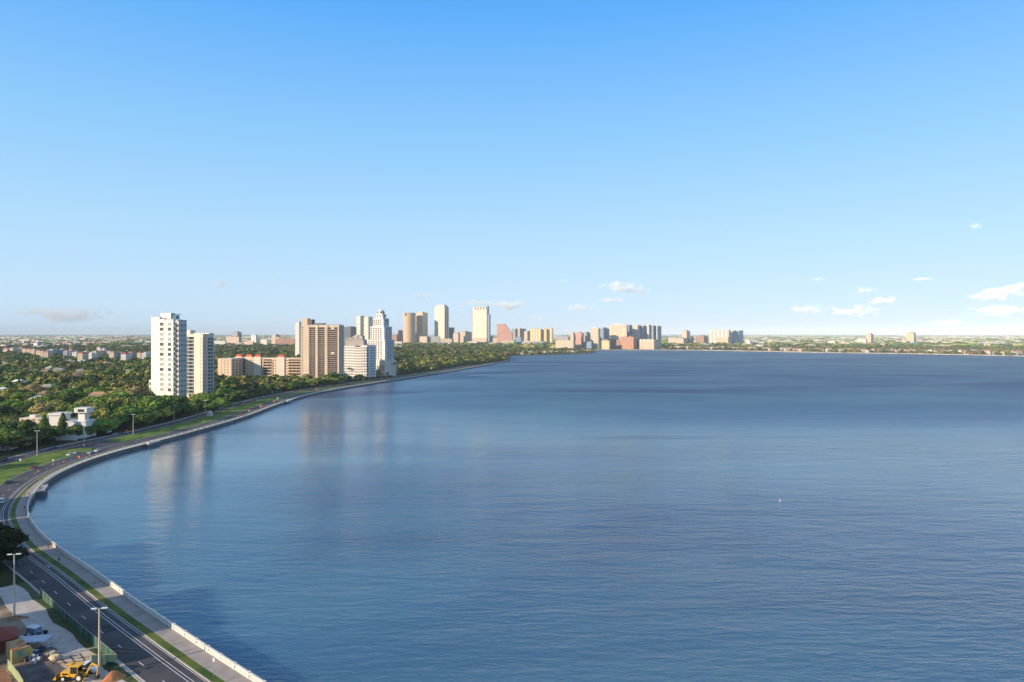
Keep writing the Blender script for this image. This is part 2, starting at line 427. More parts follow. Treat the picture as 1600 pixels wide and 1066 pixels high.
strip(g, i3, NC-60, lambda i: westR(i)-0.25, lambda i: westR(i), 0.0, 0.2)
strip(g, 0, NC-60, lambda i: westL(i), lambda i: westL(i)+0.3, 0.0, 0.2)
tag(g.build('kerbs', M_kerb), kind='structure')
g = MB(); strip(g, 0, NC-10, 5.85, roadL, 0.03); tag(g.build('bayside_road', M_asph), kind='structure')
g = MB(); strip(g, 0, NC-60, westR, westL, 0.03); tag(g.build('landside_road', M_asph), kind='structure')
g = MB(); strip(g, 0, NC-60, lambda i: westL(i)+0.8, lambda i: westL(i)+2.8, 0.0, 0.16); tag(g.build('landside_pavement', M_conc), kind='structure')
g = MB(); rr_ = random.Random(5)
for a0, ln, d0, d1 in ((205,9,9.0,11.2),(236,4,12.2,14.4),(262,14,11.9,14.6),(300,5,8.9,11.4),(345,12,12,15),(402,8,9,11.5),(455,16,12,15.2)):
    i0_ = idx_at(a0); strip(g, i0_, max(i0_+2, idx_at(a0+ln)), d0, d1, 0.036)
tag(g.build('asphalt_patches', mat('asphalt_patch',(0.030,0.029,0.033),scale=0.4,col2=(0.045,0.043,0.046))), kind='structure')
# medians (with an opening for the crossing)
ia, ib, ic = idxY(312), idxY(428), idxY(452)
g = MB(); strip(g, ia, ib, lambda i: roadL(i)+0.25+6*sm(415,432,COAST[i].y), lambda i: westR(i)-0.25-8*sm(405,432,COAST[i].y), 0.0, 0.17)
strip(g, ic, NC-60, lambda i: roadL(i)+0.25+5*(1-sm(450,470,COAST[i].y)), lambda i: westR(i)-0.25-5*(1-sm(450,475,COAST[i].y)), 0.0, 0.17)
tag(g.build('median_grass', M_grass), kind='structure')
g = MB(); strip(g, ib-1, ic+1, roadL, westR, 0.035); tag(g.build('crossing', M_asph), kind='structure')
# markings
g = MB()
strip(g, 0, idxY(1200), 6.15, 6.27, 0.05)
strip(g, 0, idxY(1200), 7.75, 7.89, 0.05); strip(g, 0, idxY(900), 8.5, 8.64, 0.05)
strip(g, 0, idxY(1200), lambda i: roadL(i)-0.35, lambda i: roadL(i)-0.23, 0.05)
strip(g, i3, idxY(1000), lambda i: westR(i)+0.3, lambda i: westR(i)+0.42, 0.05)
strip(g, 0, idxY(1000), lambda i: westL(i)-0.42, lambda i: westL(i)-0.3, 0.05)
def path_at(arc, d):
    i = 1
    while i < NC-2 and ARC[i+1] < arc: i += 1
    t = (arc-ARC[i])/(ARC[i+1]-ARC[i]); p = off(i, d(i) if callable(d) else d); q = off(i+1, d(i+1) if callable(d) else d)
    return p.lerp(q, t), (q-p).normalized()
a_ = 160.0
while a_ < 1100:
    for dd in (11.8, lambda i: westR(i)+4.7):
        p, t = path_at(a_, dd); n_ = Vector((-t.y,t.x))*0.08; q = p + t*3.0
        g.quad((p.x-n_.x,p.y-n_.y,0.052),(p.x+n_.x,p.y+n_.y,0.052),(q.x+n_.x,q.y+n_.y,0.052),(q.x-n_.x,q.y-n_.y,0.052))
    a_ += 12.3
for a0 in (212.0, 330.0, 470.0):       # cycle lane symbols
    p, t = path_at(a0, 6.95); n_ = Vector((-t.y,t.x))
    for s0, s1, w_ in ((0,0.9,0.32),(1.2,1.7,0.12),(2.4,3.0,0.25)):
        q0 = p+t*s0; q1 = p+t*s1
        g.quad((q0.x-n_.x*w_,q0.y-n_.y*w_,0.054),(q0.x+n_.x*w_,q0.y+n_.y*w_,0.054),(q1.x+n_.x*w_*0.4,q1.y+n_.y*w_*0.4,0.054),(q1.x-n_.x*w_*0.4,q1.y-n_.y*w_*0.4,0.054))
tag(g.build('lane_markings', M_paint), kind='structure')

# ------------------------------------------------------------------ balustrade
bal = empty('balustrade', (0,0,0), 0, 'white concrete balustrade running along the whole curved promenade', 'balustrade')
g = MB(); strip(g, 0, NC-4, -0.28, 0.12, 0.30, 0.60); g.build('plinth', M_bal, bal)
g = MB(); strip(g, 0, NC-4, -0.32, 0.16, 1.30, 1.55); g.build('top_rail', M_bal, bal)
pm = MB(); pm.box(-0.28,-0.24,0,0.28,0.24,0.9).box(-0.33,-0.29,0.9,0.33,0.29,1.02); pme = pm.mesh('pier', M_bal)
bm_ = MB()
for z0, z1, r0, r1 in ((0,0.08,.1,.1),(0.08,0.25,.06,.115),(0.25,0.5,.115,.06),(0.5,0.6,.06,.1)): bm_.cyl(0,0,z0,z1,r0,r1,8)
bme = bm_.mesh('baluster', M_bal)
a_ = 185.0; cnt = 0
rest = MB()
while a_ < 1500:
    p, t = path_at(a_, -0.08)
    ang = math.atan2(t.y, t.x)
    if cnt < 100: inst('pier', pme, bal, (p.x,p.y,0.32), ang, (1.15,1.15,1.3))
    else: rest.add([(p.x+math.cos(ang)*x-math.sin(ang)*y, p.y+math.sin(ang)*x+math.cos(ang)*y, 0.32+z) for x in (-.3,.3) for y in (-.27,.27) for z in (0,1.02)],
                   [(0,1,3,2),(4,6,7,5),(0,4,5,1),(2,3,7,6),(1,5,7,3)])
    cnt += 1; a_ += 6.0 if a_ < 700 else 9.0
tag(rest.build('pier', M_bal, bal), kind='stuff')
rest = MB(); cnt = 0; a_ = 203.0; j = 0
while a_ < 760:
    p, t = path_at(a_, -0.08)
    if cnt < 100: inst('baluster', bme, bal, (p.x,p.y,0.6), 0, (1.2,1.2,1.167))
    else: rest.box(p.x-0.10,p.y-0.10,0.6,p.x+0.10,p.y+0.10,1.3)
    cnt += 1; a_ += 0.42 if a_ < 500 else 0.6
tag(rest.build('baluster', M_bal, bal), kind='stuff')

# overlook platforms standing out over the water
def overlook(arc, w_, d_, label):
    p, t = path_at(arc, 0); ang = math.atan2(t.y, t.x)
    o = empty('overlook', (p.x,p.y,0), ang, label, 'overlook', 'overlooks on the seawall')
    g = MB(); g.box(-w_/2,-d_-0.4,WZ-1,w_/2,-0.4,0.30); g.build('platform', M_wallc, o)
    g = MB()
    g.box(-w_/2,-d_-0.4,0.31,w_/2,-d_-0.1,1.5); g.box(-w_/2,-d_-0.1,0.31,-w_/2+0.3,-0.4,1.5); g.box(w_/2-0.3,-d_-0.1,0.31,w_/2,-0.4,1.5)
    g.build('parapet', M_bal, o)
    g = MB()
    for x in (-w_/2+0.15, w_/2-0.15): g.box(x-0.4,-d_-0.6,0.32,x+0.4,-d_+0.1,1.75)
    g.build('corner_pier', M_bal, o)
def arc_of(px, py):
    x, y = G(px, py, 1.15)
    return ARC[min(range(NC), key=lambda i: (COAST[i].x-x)**2+(COAST[i].y-y)**2)]
overlook(arc_of(56,764), 9, 3.0, 'white concrete overlook jutting from the tight bend of the seawall')
overlook(arc_of(232,691), 12, 3.0, 'white concrete overlook on the seawall before the white tower reflection')
overlook(arc_of(446,626), 14, 3.0, 'small pale overlook on the seawall before the brown balcony tower')

# ------------------------------------------------------------------ towers
def frame_px(xL, xC, xR, Y, th, defD=22.0):
    th = R(th); kL = (xL-800)/F; kC = (xC-800)/F; kR = (xR-800)/F
    C = Vector((kC*Y, Y)); ax, ay = -math.cos(th), math.sin(th); bx, by = math.sin(th), math.cos(th)
    W = (kL*Y - C.x)/(ax - kL*ay)
    D = (kR*Y - C.x)/(bx - kR*by) if xR > xC else defD
    if D <= 2 or D > 120: D = defD
    o = C + Vector((ax, ay))*W
    return o, -th, W, D
def ZT(ytop, Y): return CH + (HY-ytop)/F*Y

class Wins:
    """window parts of one building: the first hundred are objects of their own, the rest one stuff part"""
    def __init__(s, parent, D, Wd, name='window'): s.p = parent; s.n = 0; s.rest = {}; s.cache = {}; s.W = Wd; s.D = D; s.name = name
    def add(s, face, h, z, w_, hh, mt, mull=1, W=None, y=0.0):
        W = s.W if W is None else W
        if s.n < 100:
            key = (round(w_,2), round(hh,2), mt.name, mull)
            if key not in s.cache:
                g = MB(); g.box(-w_/2,-0.06,-hh/2,w_/2,0.02,hh/2,0)
                fr = 0.12
                g.box(-w_/2-fr,-0.1,-hh/2-fr,w_/2+fr,0.02,-hh/2,1); g.box(-w_/2-fr,-0.1,hh/2,w_/2+fr,0.02,hh/2+fr,1)
                for k in range(mull): g.box(-w_/2+(k+1)*w_/(mull+1)-0.06,-0.09,-hh/2,-w_/2+(k+1)*w_/(mull+1)+0.06,-0.061,hh/2,1)
                s.cache[key] = g.mesh('window', [mt, M_white])
            if face == 'F': inst(s.name, s.cache[key], s.p, (h, y, z))
            else: inst(s.name, s.cache[key], s.p, (W, h, z), R(90))
        else:
            g = s.rest.setdefault(mt.name, (MB(), mt))[0]
            if face == 'F': g.box(h-w_/2, y-0.06, z-hh/2, h+w_/2, y+0.02, z+hh/2)
            else: g.box(W-0.02, h-w_/2, z-hh/2, W+0.06, h+w_/2, z+hh/2)
        s.n += 1
    def done(s):
        g = MB(); mats = []
        for i, (nm, (q, mt)) in enumerate(s.rest.items()): mats.append(mt); g.add(q.v, q.f, i)
        if mats: tag(g.build(s.name, mats, s.p), kind='stuff')
FOOT = []      # footprints (x, y, radius) trees keep clear of
def foot(o, rot, W, D, pad=4):
    c = Vector((W/2, D/2)); c.rotate(Matrix.Rotation(rot, 2)); c = c + o
    FOOT.append((c.x, c.y, math.hypot(W, D)/2*0.85 + pad))

def balcony_mesh(w_, d_, railm=None, slabm=None):
    g = MB(); g.box(0,-d_,-0.15,w_,0,0.15,0)
    g.box(0,-d_,0.15,w_,-d_+0.08,1.2,1); g.box(0,-d_+0.08,0.15,0.08,0,1.2,1); g.box(w_-0.08,-d_+0.08,0.15,w_,0,1.2,1)
    return g.mesh('balcony', [slabm or M_white, railm or M_rail])

# A white tower
def tower_white():
    Y = 700; o, rot, W, D = frame_px(236, 271, 287, Y, 26)
    foot(o, rot, W, D, 2)
    r = empty('condo_tower', (o.x,o.y,0), rot, 'tall white condominium tower with two window columns and corner balconies', 'tower')
    zt = ZT(495, Y); zt2 = ZT(499.3, Y)
    g = MB(); g.box(0,0,0,W*0.38,D,zt); g.box(W*0.38,0.0015,0,W*0.6,D-0.01,zt2+0.4); g.box(W*0.63,-0.3,0,W,D*0.8,zt2); g.box(W*0.6,0.5,0,W*0.63,D*0.7,zt2-0.3)
    g.box(-0.12*W,0.6,0,-0.01,D*0.5,ZT(595.5,Y))
    g.build('wall', M_white, r)
    g = MB(); g.box(W*0.02,0.5,zt+0.002,W*0.34,D-0.5,zt+0.25); g.box(W*0.4,0.6,zt2+0.41,W-0.4,D*0.78,zt2+0.6); g.build('roof', M_roofg, r)
    g = MB(); g.box(W*0.34,2.2,zt2+0.62,W*0.8,D*0.6,ZT(489,Y)); g.build('penthouse', M_white, r)
    g = MB(); g.box(W*0.82,3,zt2+0.62,W*0.99,D*0.6,ZT(492.5,Y)); g.box(W*0.78,2.0,ZT(491.5,Y),W*1.03,D*0.7,ZT(490.8,Y)); g.box(W*0.28,1.5,zt2+0.5,W*0.6,2.1,zt2+1.6); g.build('roof_canopy', M_glassb, r)
    ws = Wins(r, D, W)
    dark = {0:0,1:1,2:0,3:0,4:1,5:0,6:1,7:0,8:0,9:1,10:0,11:0,12:0,13:0}
    fh = (ZT(506.5,Y)-ZT(609.6,Y))/13
    for k in range(14):
        z = ZT(506.5,Y)-k*fh
        ws.add('F', W*0.475, z, W*0.16, fh*0.62, M_glassd if dark[k] or k in (0,) else M_glassp, 2, y=0.0015)
        ws.add('F', W*0.83, z, W*0.145, fh*0.62, M_glassd if dark[k] or k in (13,5) else M_glassp, 2, y=-0.3)
    for k in range(2): ws.add('F', -0.065*W, ZT(601.5+8.2*k,Y), W*0.07, 3.0, M_glassd, 1, y=0.6)
    # shaded bay side: body of glass with balconies
    g = MB(); g.box(W+0.003,1.2,0,W+D*0.5,D*0.9,ZT(500,Y)); g.build('bay_wing', facade('bay_wing',(0.58,0.56,0.53),(0.10,0.13,0.14),3.4,fh,0.62,0.5), r)
    bme_ = balcony_mesh(D*0.5*0.62, 2.6)
    for k in range(15):
        z = ZT(506.5,Y)-k*fh - fh*0.42
        if z < 6: break
        inst('balcony', bme_, r, (W+0.02, 1.15, z))
        ws.add('F', W+D*0.17, z+fh*0.45, D*0.26, fh*0.6, M_glassd, 1, y=1.2)
    sme = MB(); sme.box(0,-1.6,-0.15,0.0+D*0.5,0,0.15,0); sme.box(0,-1.6,0.15,D*0.5,-1.5,1.1,1); sme = sme.mesh('side_balcony',[M_white,M_rail])
    for k in range(15):
        z = ZT(506.5,Y)-k*fh - fh*0.42
        if z < 6: break
        q = inst('side_balcony', sme, r, (W+D*0.5+0.003, D*0.3, z), R(90))
    ws.done()
tower_white()

# B tan tower
def tower_tan():
    Y = 745; o, rot, W, D = frame_px(286, 323.5, 334, Y, 24)
    foot(o, rot, W, D, 2)
    r = empty('apartment_tower', (o.x,o.y,0), rot, 'tan apartment tower with stacked balconies directly right of the white tower', 'tower')
    zt = ZT(524.3, Y); wl = W*0.46
    g = MB(); g.box(wl,0,0,W,D,zt-1.5); g.box(0,2.4,0,wl-0.003,D-0.01,zt-1.6); g.box(0,0.3,zt-1.49,W,D,zt+1.2); g.build('wall', M_tan, r)
    g = MB(); g.box(-0.3,0.0,zt+1.2,W+0.3,D+0.3,zt+1.6); g.build('roof', M_cream, r)
    g = MB(); g.box(W*0.03,3,zt+1.6,W*0.2,10,ZT(516,Y)); g.box(W*0.23,6,zt+1.6,W*0.9,12,zt+2.6); g.build('penthouse', M_cream, r)
    fh = 3.95; ws = Wins(r, D, W)
    bw = (wl-0.1)/2
    b1 = MB(); b1.box(0,-2.35,-0.18,bw-0.25,0,0.18,0); b1.box(0,-2.35,0.18,bw-0.25,-2.25,1.15,1); b1 = b1.mesh('balcony',[M_cream,M_rail])
    b2 = MB(); b2.box(0,-2.2,-0.18,D*0.8,0,0.18,0); b2.box(0,-2.2,0.18,D*0.8,-2.1,1.15,1); b2 = b2.mesh('balcony',[M_white,M_rail])
    k = 0; z = zt-3.6
    lines = MB()
    while z > 4:
        for j in range(2):
            inst('balcony', b1, r, (0.1+j*bw, 2.4, z-1.6))
            ws.add('F', 0.1+j*bw+bw*0.5, z+0.1, bw*0.7, 2.5, M_glassd if (k*2+j)%3 else M_glassb, 1, y=2.4)
        ws.add('F', wl+(W-wl)*0.5, z, 0.9, 1.3, M_glassd, 0); ws.add('F', wl+(W-wl)*0.83, z, 0.9, 1.3, M_glassd, 0)
        inst('balcony', b2, r, (W+0.003, D*0.1, z-1.6), R(90))
        for j in range(2): ws.add('R', D*(0.3+0.4*j), z+0.1, D*0.3, 2.4, M_glassd, 1)
        lines.box(wl+0.05,-0.06,z-1.75,W-0.05,0.01,z-1.6)
        z -= fh; k += 1
    lines.build('floor_band', M_cream, r)
    g = MB(); g.box(0,0.5,0,0.4,2.39,zt-1.5); g.box(bw-0.15,0.1,0,bw+0.1,2.39,zt-1.5); g.build('fin', M_cream, r)
    ws.done()
tower_tan()

# C long peach block with red roofs on its stair towers
def block_peach():
    Y = 1060; o, rot, W, D = frame_px(375, 470, 470, 1085, 6, 16)
    r = empty('apartment_block', (o.x,o.y,0), rot, 'long peach apartment block with red tiled roofs on its stair towers', 'building')
    foot(o, rot, W*0.5, 16, 0); FOOT.append((o.x+W*0.7, o.y+5, W*0.32)); 
    zt = ZT(560.3, 1085)
    # projecting left wing
    xl = (338-800)/F*1048 - o.x; xr = (360.5-800)/F*1048 - o.x; wy = -36
    FOOT.append((o.x+(xl+xr)/2, o.y+wy/2, 22))
    g = MB(); g.box(0,0,0,W,16,zt); g.box(xl,wy,0,xr,15.9,zt-0.2)
    g.box(xr+0.003,wy*0.0+0.5,0,-0.003,15,zt-0.6)
    g.build('wall', M_peach, r)
    g = MB(); g.box(-0.2,-0.3,zt,W,16.3,zt+0.9); g.box(xl-0.3,wy-0.3,zt-0.19,xr+0.3,-0.32,zt+0.8); g.build('cornice', M_cream, r)
    g = MB(); g.box(1,1,zt+0.901,W-1,15,zt+1.1); g.build('roof', M_roofg, r)
    fh = 4.5; ws = Wins(r, 16, W)
    cols = [(397.5,405),(431.5,437.5)]
    def sx_(px): return (px-375)/(470-375)*W
    def stair(px0, px1, wing=False):
        a, b_ = sx_(px0), sx_(px1)
        g = MB(); g.box(a,-1.4,0,b_,8,zt+2.4); g.build('stair_tower', M_cream, r)
        c = (a+b_)/2; hw = (b_-a)/2*0.82
        g = MB(); g.prism([(c-hw,-1.0),(c+hw,-1.0),(c+hw,8),(c-hw,8)], zt+2.42, zt+6.0, 0, [(c-hw*.85,0.6),(c+hw*.85,0.6),(c+hw*.85,6.4),(c-hw*.85,6.4)])
        g.build('tile_roof', M_rooft, r)
    stair(397.5,408); stair(433.5,445)
    for wx0 in (xl+13.5, xl+30.5):
        g = MB(); g.box(wx0-6,2,zt-0.1,wx0+6,12,zt+2.4); g.build('stair_tower', M_cream, r)
        g = MB(); g.prism([(wx0-5,2),(wx0+5,2),(wx0+5,11),(wx0-5,11)], zt+2.42, zt+6.2, 0, [(wx0-4,4),(wx0+4,4),(wx0+4,9),(wx0-4,9)]); g.build('tile_roof', M_rooft, r)
    bays = [(376,384),(411.5,425),(451,469.5)]
    for a, b_ in bays:
        g = MB(); g.box(sx_(a),-0.12,2,sx_(b_),0.02,zt-1.5); g.build('balcony_recess', M_recess, r)  # flat dark sheet on the wall, recess shade put into its colour
        bmesh_ = MB(); wv = sx_(b_)-sx_(a); bmesh_.box(0,-1.6,-0.2,wv,0,0.2,0); bmesh_.box(0,-1.6,0.2,wv,-1.5,1.2,0)
        nb = max(1, int(wv//6))
        for q in range(nb+1): bmesh_.box(q*wv/nb-0.2,-1.6,-fh+0.21,q*wv/nb+0.2,-1.3,-0.21,0)
        bme_ = bmesh_.mesh('balcony', M_peach)
        for k in range(6): inst('balcony', bme_, r, (sx_(a), -0.125, zt-1.6-fh*(k+1)+1.2))
    for k in range(6):
        z = zt-3.3-k*fh
        for px in (387,391.3,395,409.6,427.5,430.7,447,449.6): ws.add('F', sx_(px), z, 1.5, 1.8, M_glassd, 0)
        for j in range(3): ws.add('F', xl+(xr-xl)*(0.3+0.25*j)-1, z, 1.2, 1.6, M_glassd, 0, y=wy)
        for j in range(3): ws.add('R', wy+6+j*10.5, z, 4.5, 2.2, M_glassd, 1, W=xr)
    ws.done()
block_peach()

# D brown balcony tower
def tower_brown():
    Y = 1000; o, rot, W, D = frame_px(469, 529.5, 537.5, Y, 12)
    foot(o, rot, W, D, 3)
    r = empty('apartment_tower', (o.x,o.y,0), rot, 'broad brown apartment tower with dark balcony bays behind the shoreline', 'tower')
    zt = ZT(508, Y)
    def fx(c): return (c-130)/(530-130)*W
    g = MB(); g.box(fx(160),0,0,fx(220),D,zt); g.box(fx(130),1.8,0,fx(160)-0.003,D-1,zt-0.5)
    g.box(fx(220)+0.003,2.2,0,fx(515),D-0.4,zt-1.5); g.box(fx(515)+0.003,0.1,0,W,D-0.1,zt)
    for a, b_ in ((290,316),(386,416)): g.box(fx(a),-0.5,0,fx(b_),2.19,zt+0.3)
    g.box(fx(220)+0.003,0.3,zt-3.4,fx(515),2.19,zt-0.2)
    g.build('wall', M_brown, r)
    g = MB(); g.box(0.5,2.3,zt+0.301,W-0.5,D-1,zt+0.7); g.build('roof', M_roofg, r)
    g = MB(); g.box(0.2,3,zt+0.71,fx(195),D*0.7,ZT(497.3,Y)); g.build('penthouse', M_brown, r)
    g = MB(); g.box(fx(197),3.5,zt+0.71,fx(242),D*0.7,ZT(499,Y)); g.box(fx(250),5,zt+0.71,fx(360),D*0.7,ZT(505,Y)); g.build('roof_plant', mat('roof_plant',(0.12,0.1,0.1)), r)
    g = MB()
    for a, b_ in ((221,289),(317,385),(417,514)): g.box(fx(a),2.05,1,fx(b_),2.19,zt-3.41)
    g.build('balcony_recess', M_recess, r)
    fh = 3.05; n = int((zt-8)/fh)
    cells = [(221,254),(256,289),(317,350),(352,385),(417,445),(447,482),(484,514)]
    ws = Wins(r, D, W, 'balcony')
    meshes = {}
    cnt = 0; rest = MB()
    for k in range(n):
        z = zt-3.5-k*fh
        for ci, (a, b_) in enumerate(cells):
            x0, x1 = fx(a)+0.05, fx(b_)-0.05
            solid = (ci == 5 and k in (0, 12))
            if cnt < 96:
                key = (ci, solid)
                if key not in meshes:
                    q = MB(); q.box(0,-2.06,-0.3,x1-x0,0,0.25,2); q.box(0,-2.0,0.15,x1-x0,-1.9,1.05 if not solid else 2.8,1); q.box(-0.05,-1.7,-fh+0.16,0.15,0,-0.16,0)
                    meshes[key] = q.mesh('balcony', [M_brown, mat('bronze_railing',(0.055,0.035,0.03)) if not solid else M_brown, M_cream])
                inst('balcony', meshes[key], r, (x0, 2.04, z-fh+0.3))
            else:
                rest.box(x0,-0.02,z-fh+0.0,x1,2.04,z-fh+0.45,2); rest.box(x0,0.04,z-fh+0.45,x1,0.14,z-fh+1.35,1); rest.box(x0-0.05,0.3,z-2*fh+0.46,x0+0.15,2.0,z-fh+0.14,0)
            cnt += 1
        # rounded light columns' balconies and end notches
        rest.box(fx(292),-1.3,z-fh+0.3,fx(314),-0.51,z-fh+1.4,0); rest.box(fx(389),-1.3,z-fh+0.3,fx(413),-0.51,z-fh+1.4,0)
        rest.box(fx(132),0.2,z-fh+0.2,fx(158),1.79,z-fh+1.2,0)
        rest.box(W+0.003,2,z-fh+0.2,W+1.2,D*0.4,z-fh+1.1,2); rest.box(W+0.003,D*0.6,z-fh+0.2,W+1.2,D-2,z-fh+1.1,2)
    tag(rest.build('balcony', [M_brown, mat('bronze_railing',(0.055,0.035,0.03)), M_cream], r), kind='stuff')
    ws = Wins(r, D, W)
    for k in range(n):
        z = zt-3.5-k*fh
        ws.add('F', fx(145), z, fx(154)-fx(136), 1.7, M_glassd, 0, y=1.8)
        for j in (0.2,0.72): ws.add('R', D*j, z, 4, 1.7, M_glassd, 1)
    ws.done()
tower_brown()

# E white terraced block
def block_white():
    Y = 1085; o, rot, W, D = frame_px(537, 579, 587.5, Y, 14)
    foot(o, rot, W, D, 2)
    r = empty('apartment_block', (o.x,o.y,0), rot, 'white mid-rise block with rows of small windows below the stepped tower', 'building')
    zt = ZT(540, Y)
    g = MB(); g.box(0,0,0,W*0.42,D,zt-1); g.box(W*0.42+.003,-3,0,W*0.7,D-.01,zt-2.5); g.box(W*0.7+.003,-5.5,0,W,D-.02,zt+0.2); g.build('wall', M_white, r)
    g = MB(); g.box(0.4,0.4,zt-0.99,W*0.4,D-1,zt-0.5); g.box(W*0.72,-5,zt+0.21,W-0.4,D-1,zt+0.6); g.build('roof', M_roofg, r)
    g = MB(); g.box(1,6,zt-0.49,W*0.68,D-2,ZT(531,Y)); g.build('penthouse', facade('penthouse_e',(0.45,0.38,0.33),(0.12,0.13,0.14),3,3,0.6,0.6), r)
    fh = 4.2; ws = Wins(r, D, W); k = 0; z = zt-4
    slab = MB(); slab.box(0,-1.3,-0.12,W*0.26,0,0.95); slab = slab.mesh('balcony', M_white)
    while z > 3:
        for j in range(5): ws.add('F', W*(0.045+0.082*j), z, 2.0, 2.0, M_glassd, 0)
        for j in range(3): ws.add('F', W*(0.48+0.08*j), z-0.5, 2.4, 1.9, M_recess, 0, y=-3)
        for j in range(3): ws.add('F', W*(0.75+0.09*j), z, 2.6, 2.2, M_recess, 0, y=-5.5)
        if k%2 == 0: inst('balcony', slab, r, (W*0.72, -5.5, z-2.0))
        for j in range(4): ws.add('R', -3+D*(0.12+0.23*j), z, D*0.15, 2.6, M_glassb, 0)
        z -= fh; k += 1
    ws.done()
block_white()

# F stepped white tower
def tower_stepped():
    Y = 1150
    o, rot, W, D = frame_px(574.5, 601, 616, Y, 24)
    foot(o, rot, W, D, 3)
    r = empty('condo_tower', (o.x,o.y,0), rot, 'white wedding-cake condominium tower stepping up to a small domed crown', 'tower')
    steps = [(0.0, 0, 532, 0), (0.09, 532, 511, 1), (0.2, 511, 498, 2), (0.31, 498, 491, 3)]
    zprev = 0; ws = Wins(r, D, W); walls = MB(); trims = MB()
    Wi = W; fh = 3.6
    for ins, yb, yt, lev in steps:
        zt = ZT(yt, Y); i_ = ins*W; j_ = ins*D
        walls.box(i_, j_, zprev, W-i_, D-j_, zt)
        trims.box(i_-0.35, j_-0.35, zt+0.003, W-i_+0.35, D-j_+0.35, zt+0.8)
        # corner notch turret
        if lev < 3: walls.box(W-i_-4, j_-1.2, zprev+0.01, W-i_+1.2, j_+4, zt-2)
        z = zt-2.5; w0 = W-2*i_
        nc = max(2, int(w0/5.0))
        while z > zprev+1.2:
            for c in range(nc): ws.add('F', i_+ (c+0.5)*w0/nc*0.86, z, 2.7, 2.3, M_recess, 0, y=j_)
            d0 = D-2*j_; nd = max(2, int(d0/5.0))
            for c in range(nd): ws.add('R', j_+4.5+(c+0.5)*(d0-5)/nd, z, 2.9, 2.4, M_glassd, 0, W=W-i_)
            z -= fh
        zprev = zt+0.803
    walls.build('wall', M_white, r); trims.build('cornice', M_white, r)
    c = (W/2, D/2); z0 = zprev
    g = MB(); g.cyl(c[0], c[1], z0, z0+5.5, 5.5, 5.2, 12); g.cyl(c[0], c[1], z0+5.5, z0+8.5, 4.6, 0.7, 12); g.cyl(c[0], c[1], z0+8.5, z0+10.5, 0.25, 0.1, 6); g.build('crown', M_white, r)
    g = MB()
    for k in range(6):
        a = 2*math.pi*k/6; g.box(c[0]+5.5*math.cos(a)-0.8, c[1]+5.5*math.sin(a)-0.8, z0+1.2, c[0]+5.5*math.cos(a)+0.8, c[1]+5.5*math.sin(a)+0.8, z0+4.2)
    g.build('crown_window', M_glassd, r)
    g = MB(); g.box(6,-9,0,W+7,D-4,ZT(564,Y)); g.box(12,-8,ZT(564,Y)+.003,W-3,-1.3,ZT(561.5,Y)); g.build('podium', M_cream, r)
    for k in range(6):
        for zz in (5, 10): ws.add('F', 11+k*5.2, zz+7, 2.4, 3.0, M_glassd, 0, y=-9)
    bme_ = MB(); bme_.box(0,-1.5,-0.1,6,0,1.0); bme_ = bme_.mesh('balcony', M_white)
    z = ZT(532,Y)-4
    while z > 24: inst('balcony', bme_, r, (W+0.003, D*0.55, z), R(90)); z -= fh
    ws.done()
tower_stepped()

# ------------------------------------------------------------------ generic far buildings
def tower(name, label, xL, xC, xR, ytop, Y, th, wallm, cat='building', roofm=None, group=None, pent=None, defD=25, inset=0.5):
    o, rot, W, D = frame_px(xL, xC, xR, Y, th, defD)
    foot(o, rot, W, D, 3)
    r = empty(name, (o.x,o.y,0), rot)
    r['category'] = cat
    if label: r['label'] = label
    if group: r['group'] = group
    zt = ZT(ytop, Y)
    g = MB(); g.box(0,0,0,W,D,zt); g.build('wall', wallm, r)
    g = MB(); p = min(0.6, W*0.05)
    g.box(-0.15,-0.15,zt+0.003,W+0.15,p,zt+1.1); g.box(-0.15,D-p,zt+0.003,W+0.15,D+0.15,zt+1.1); g.box(-0.15,p,zt+0.003,p,D-p,zt+1.1); g.box(W-p,p,zt+0.003,W+0.15,D-p,zt+1.1)
    g.box(p,p,zt+0.003,W-p,D-p,zt+0.3)
    rf_ = g.build('roof', roofm or M_roofg, r)
    if pent:
        g = MB()
        for (a, b_, hh) in pent: g.box(W*a, D*0.2, zt+0.31, W*b_, D*0.8, zt+hh)
        g.build('penthouse', wallm if roofm is None else roofm, rf_)
    return r, W, D, zt
def fac(k): return FAC[k]
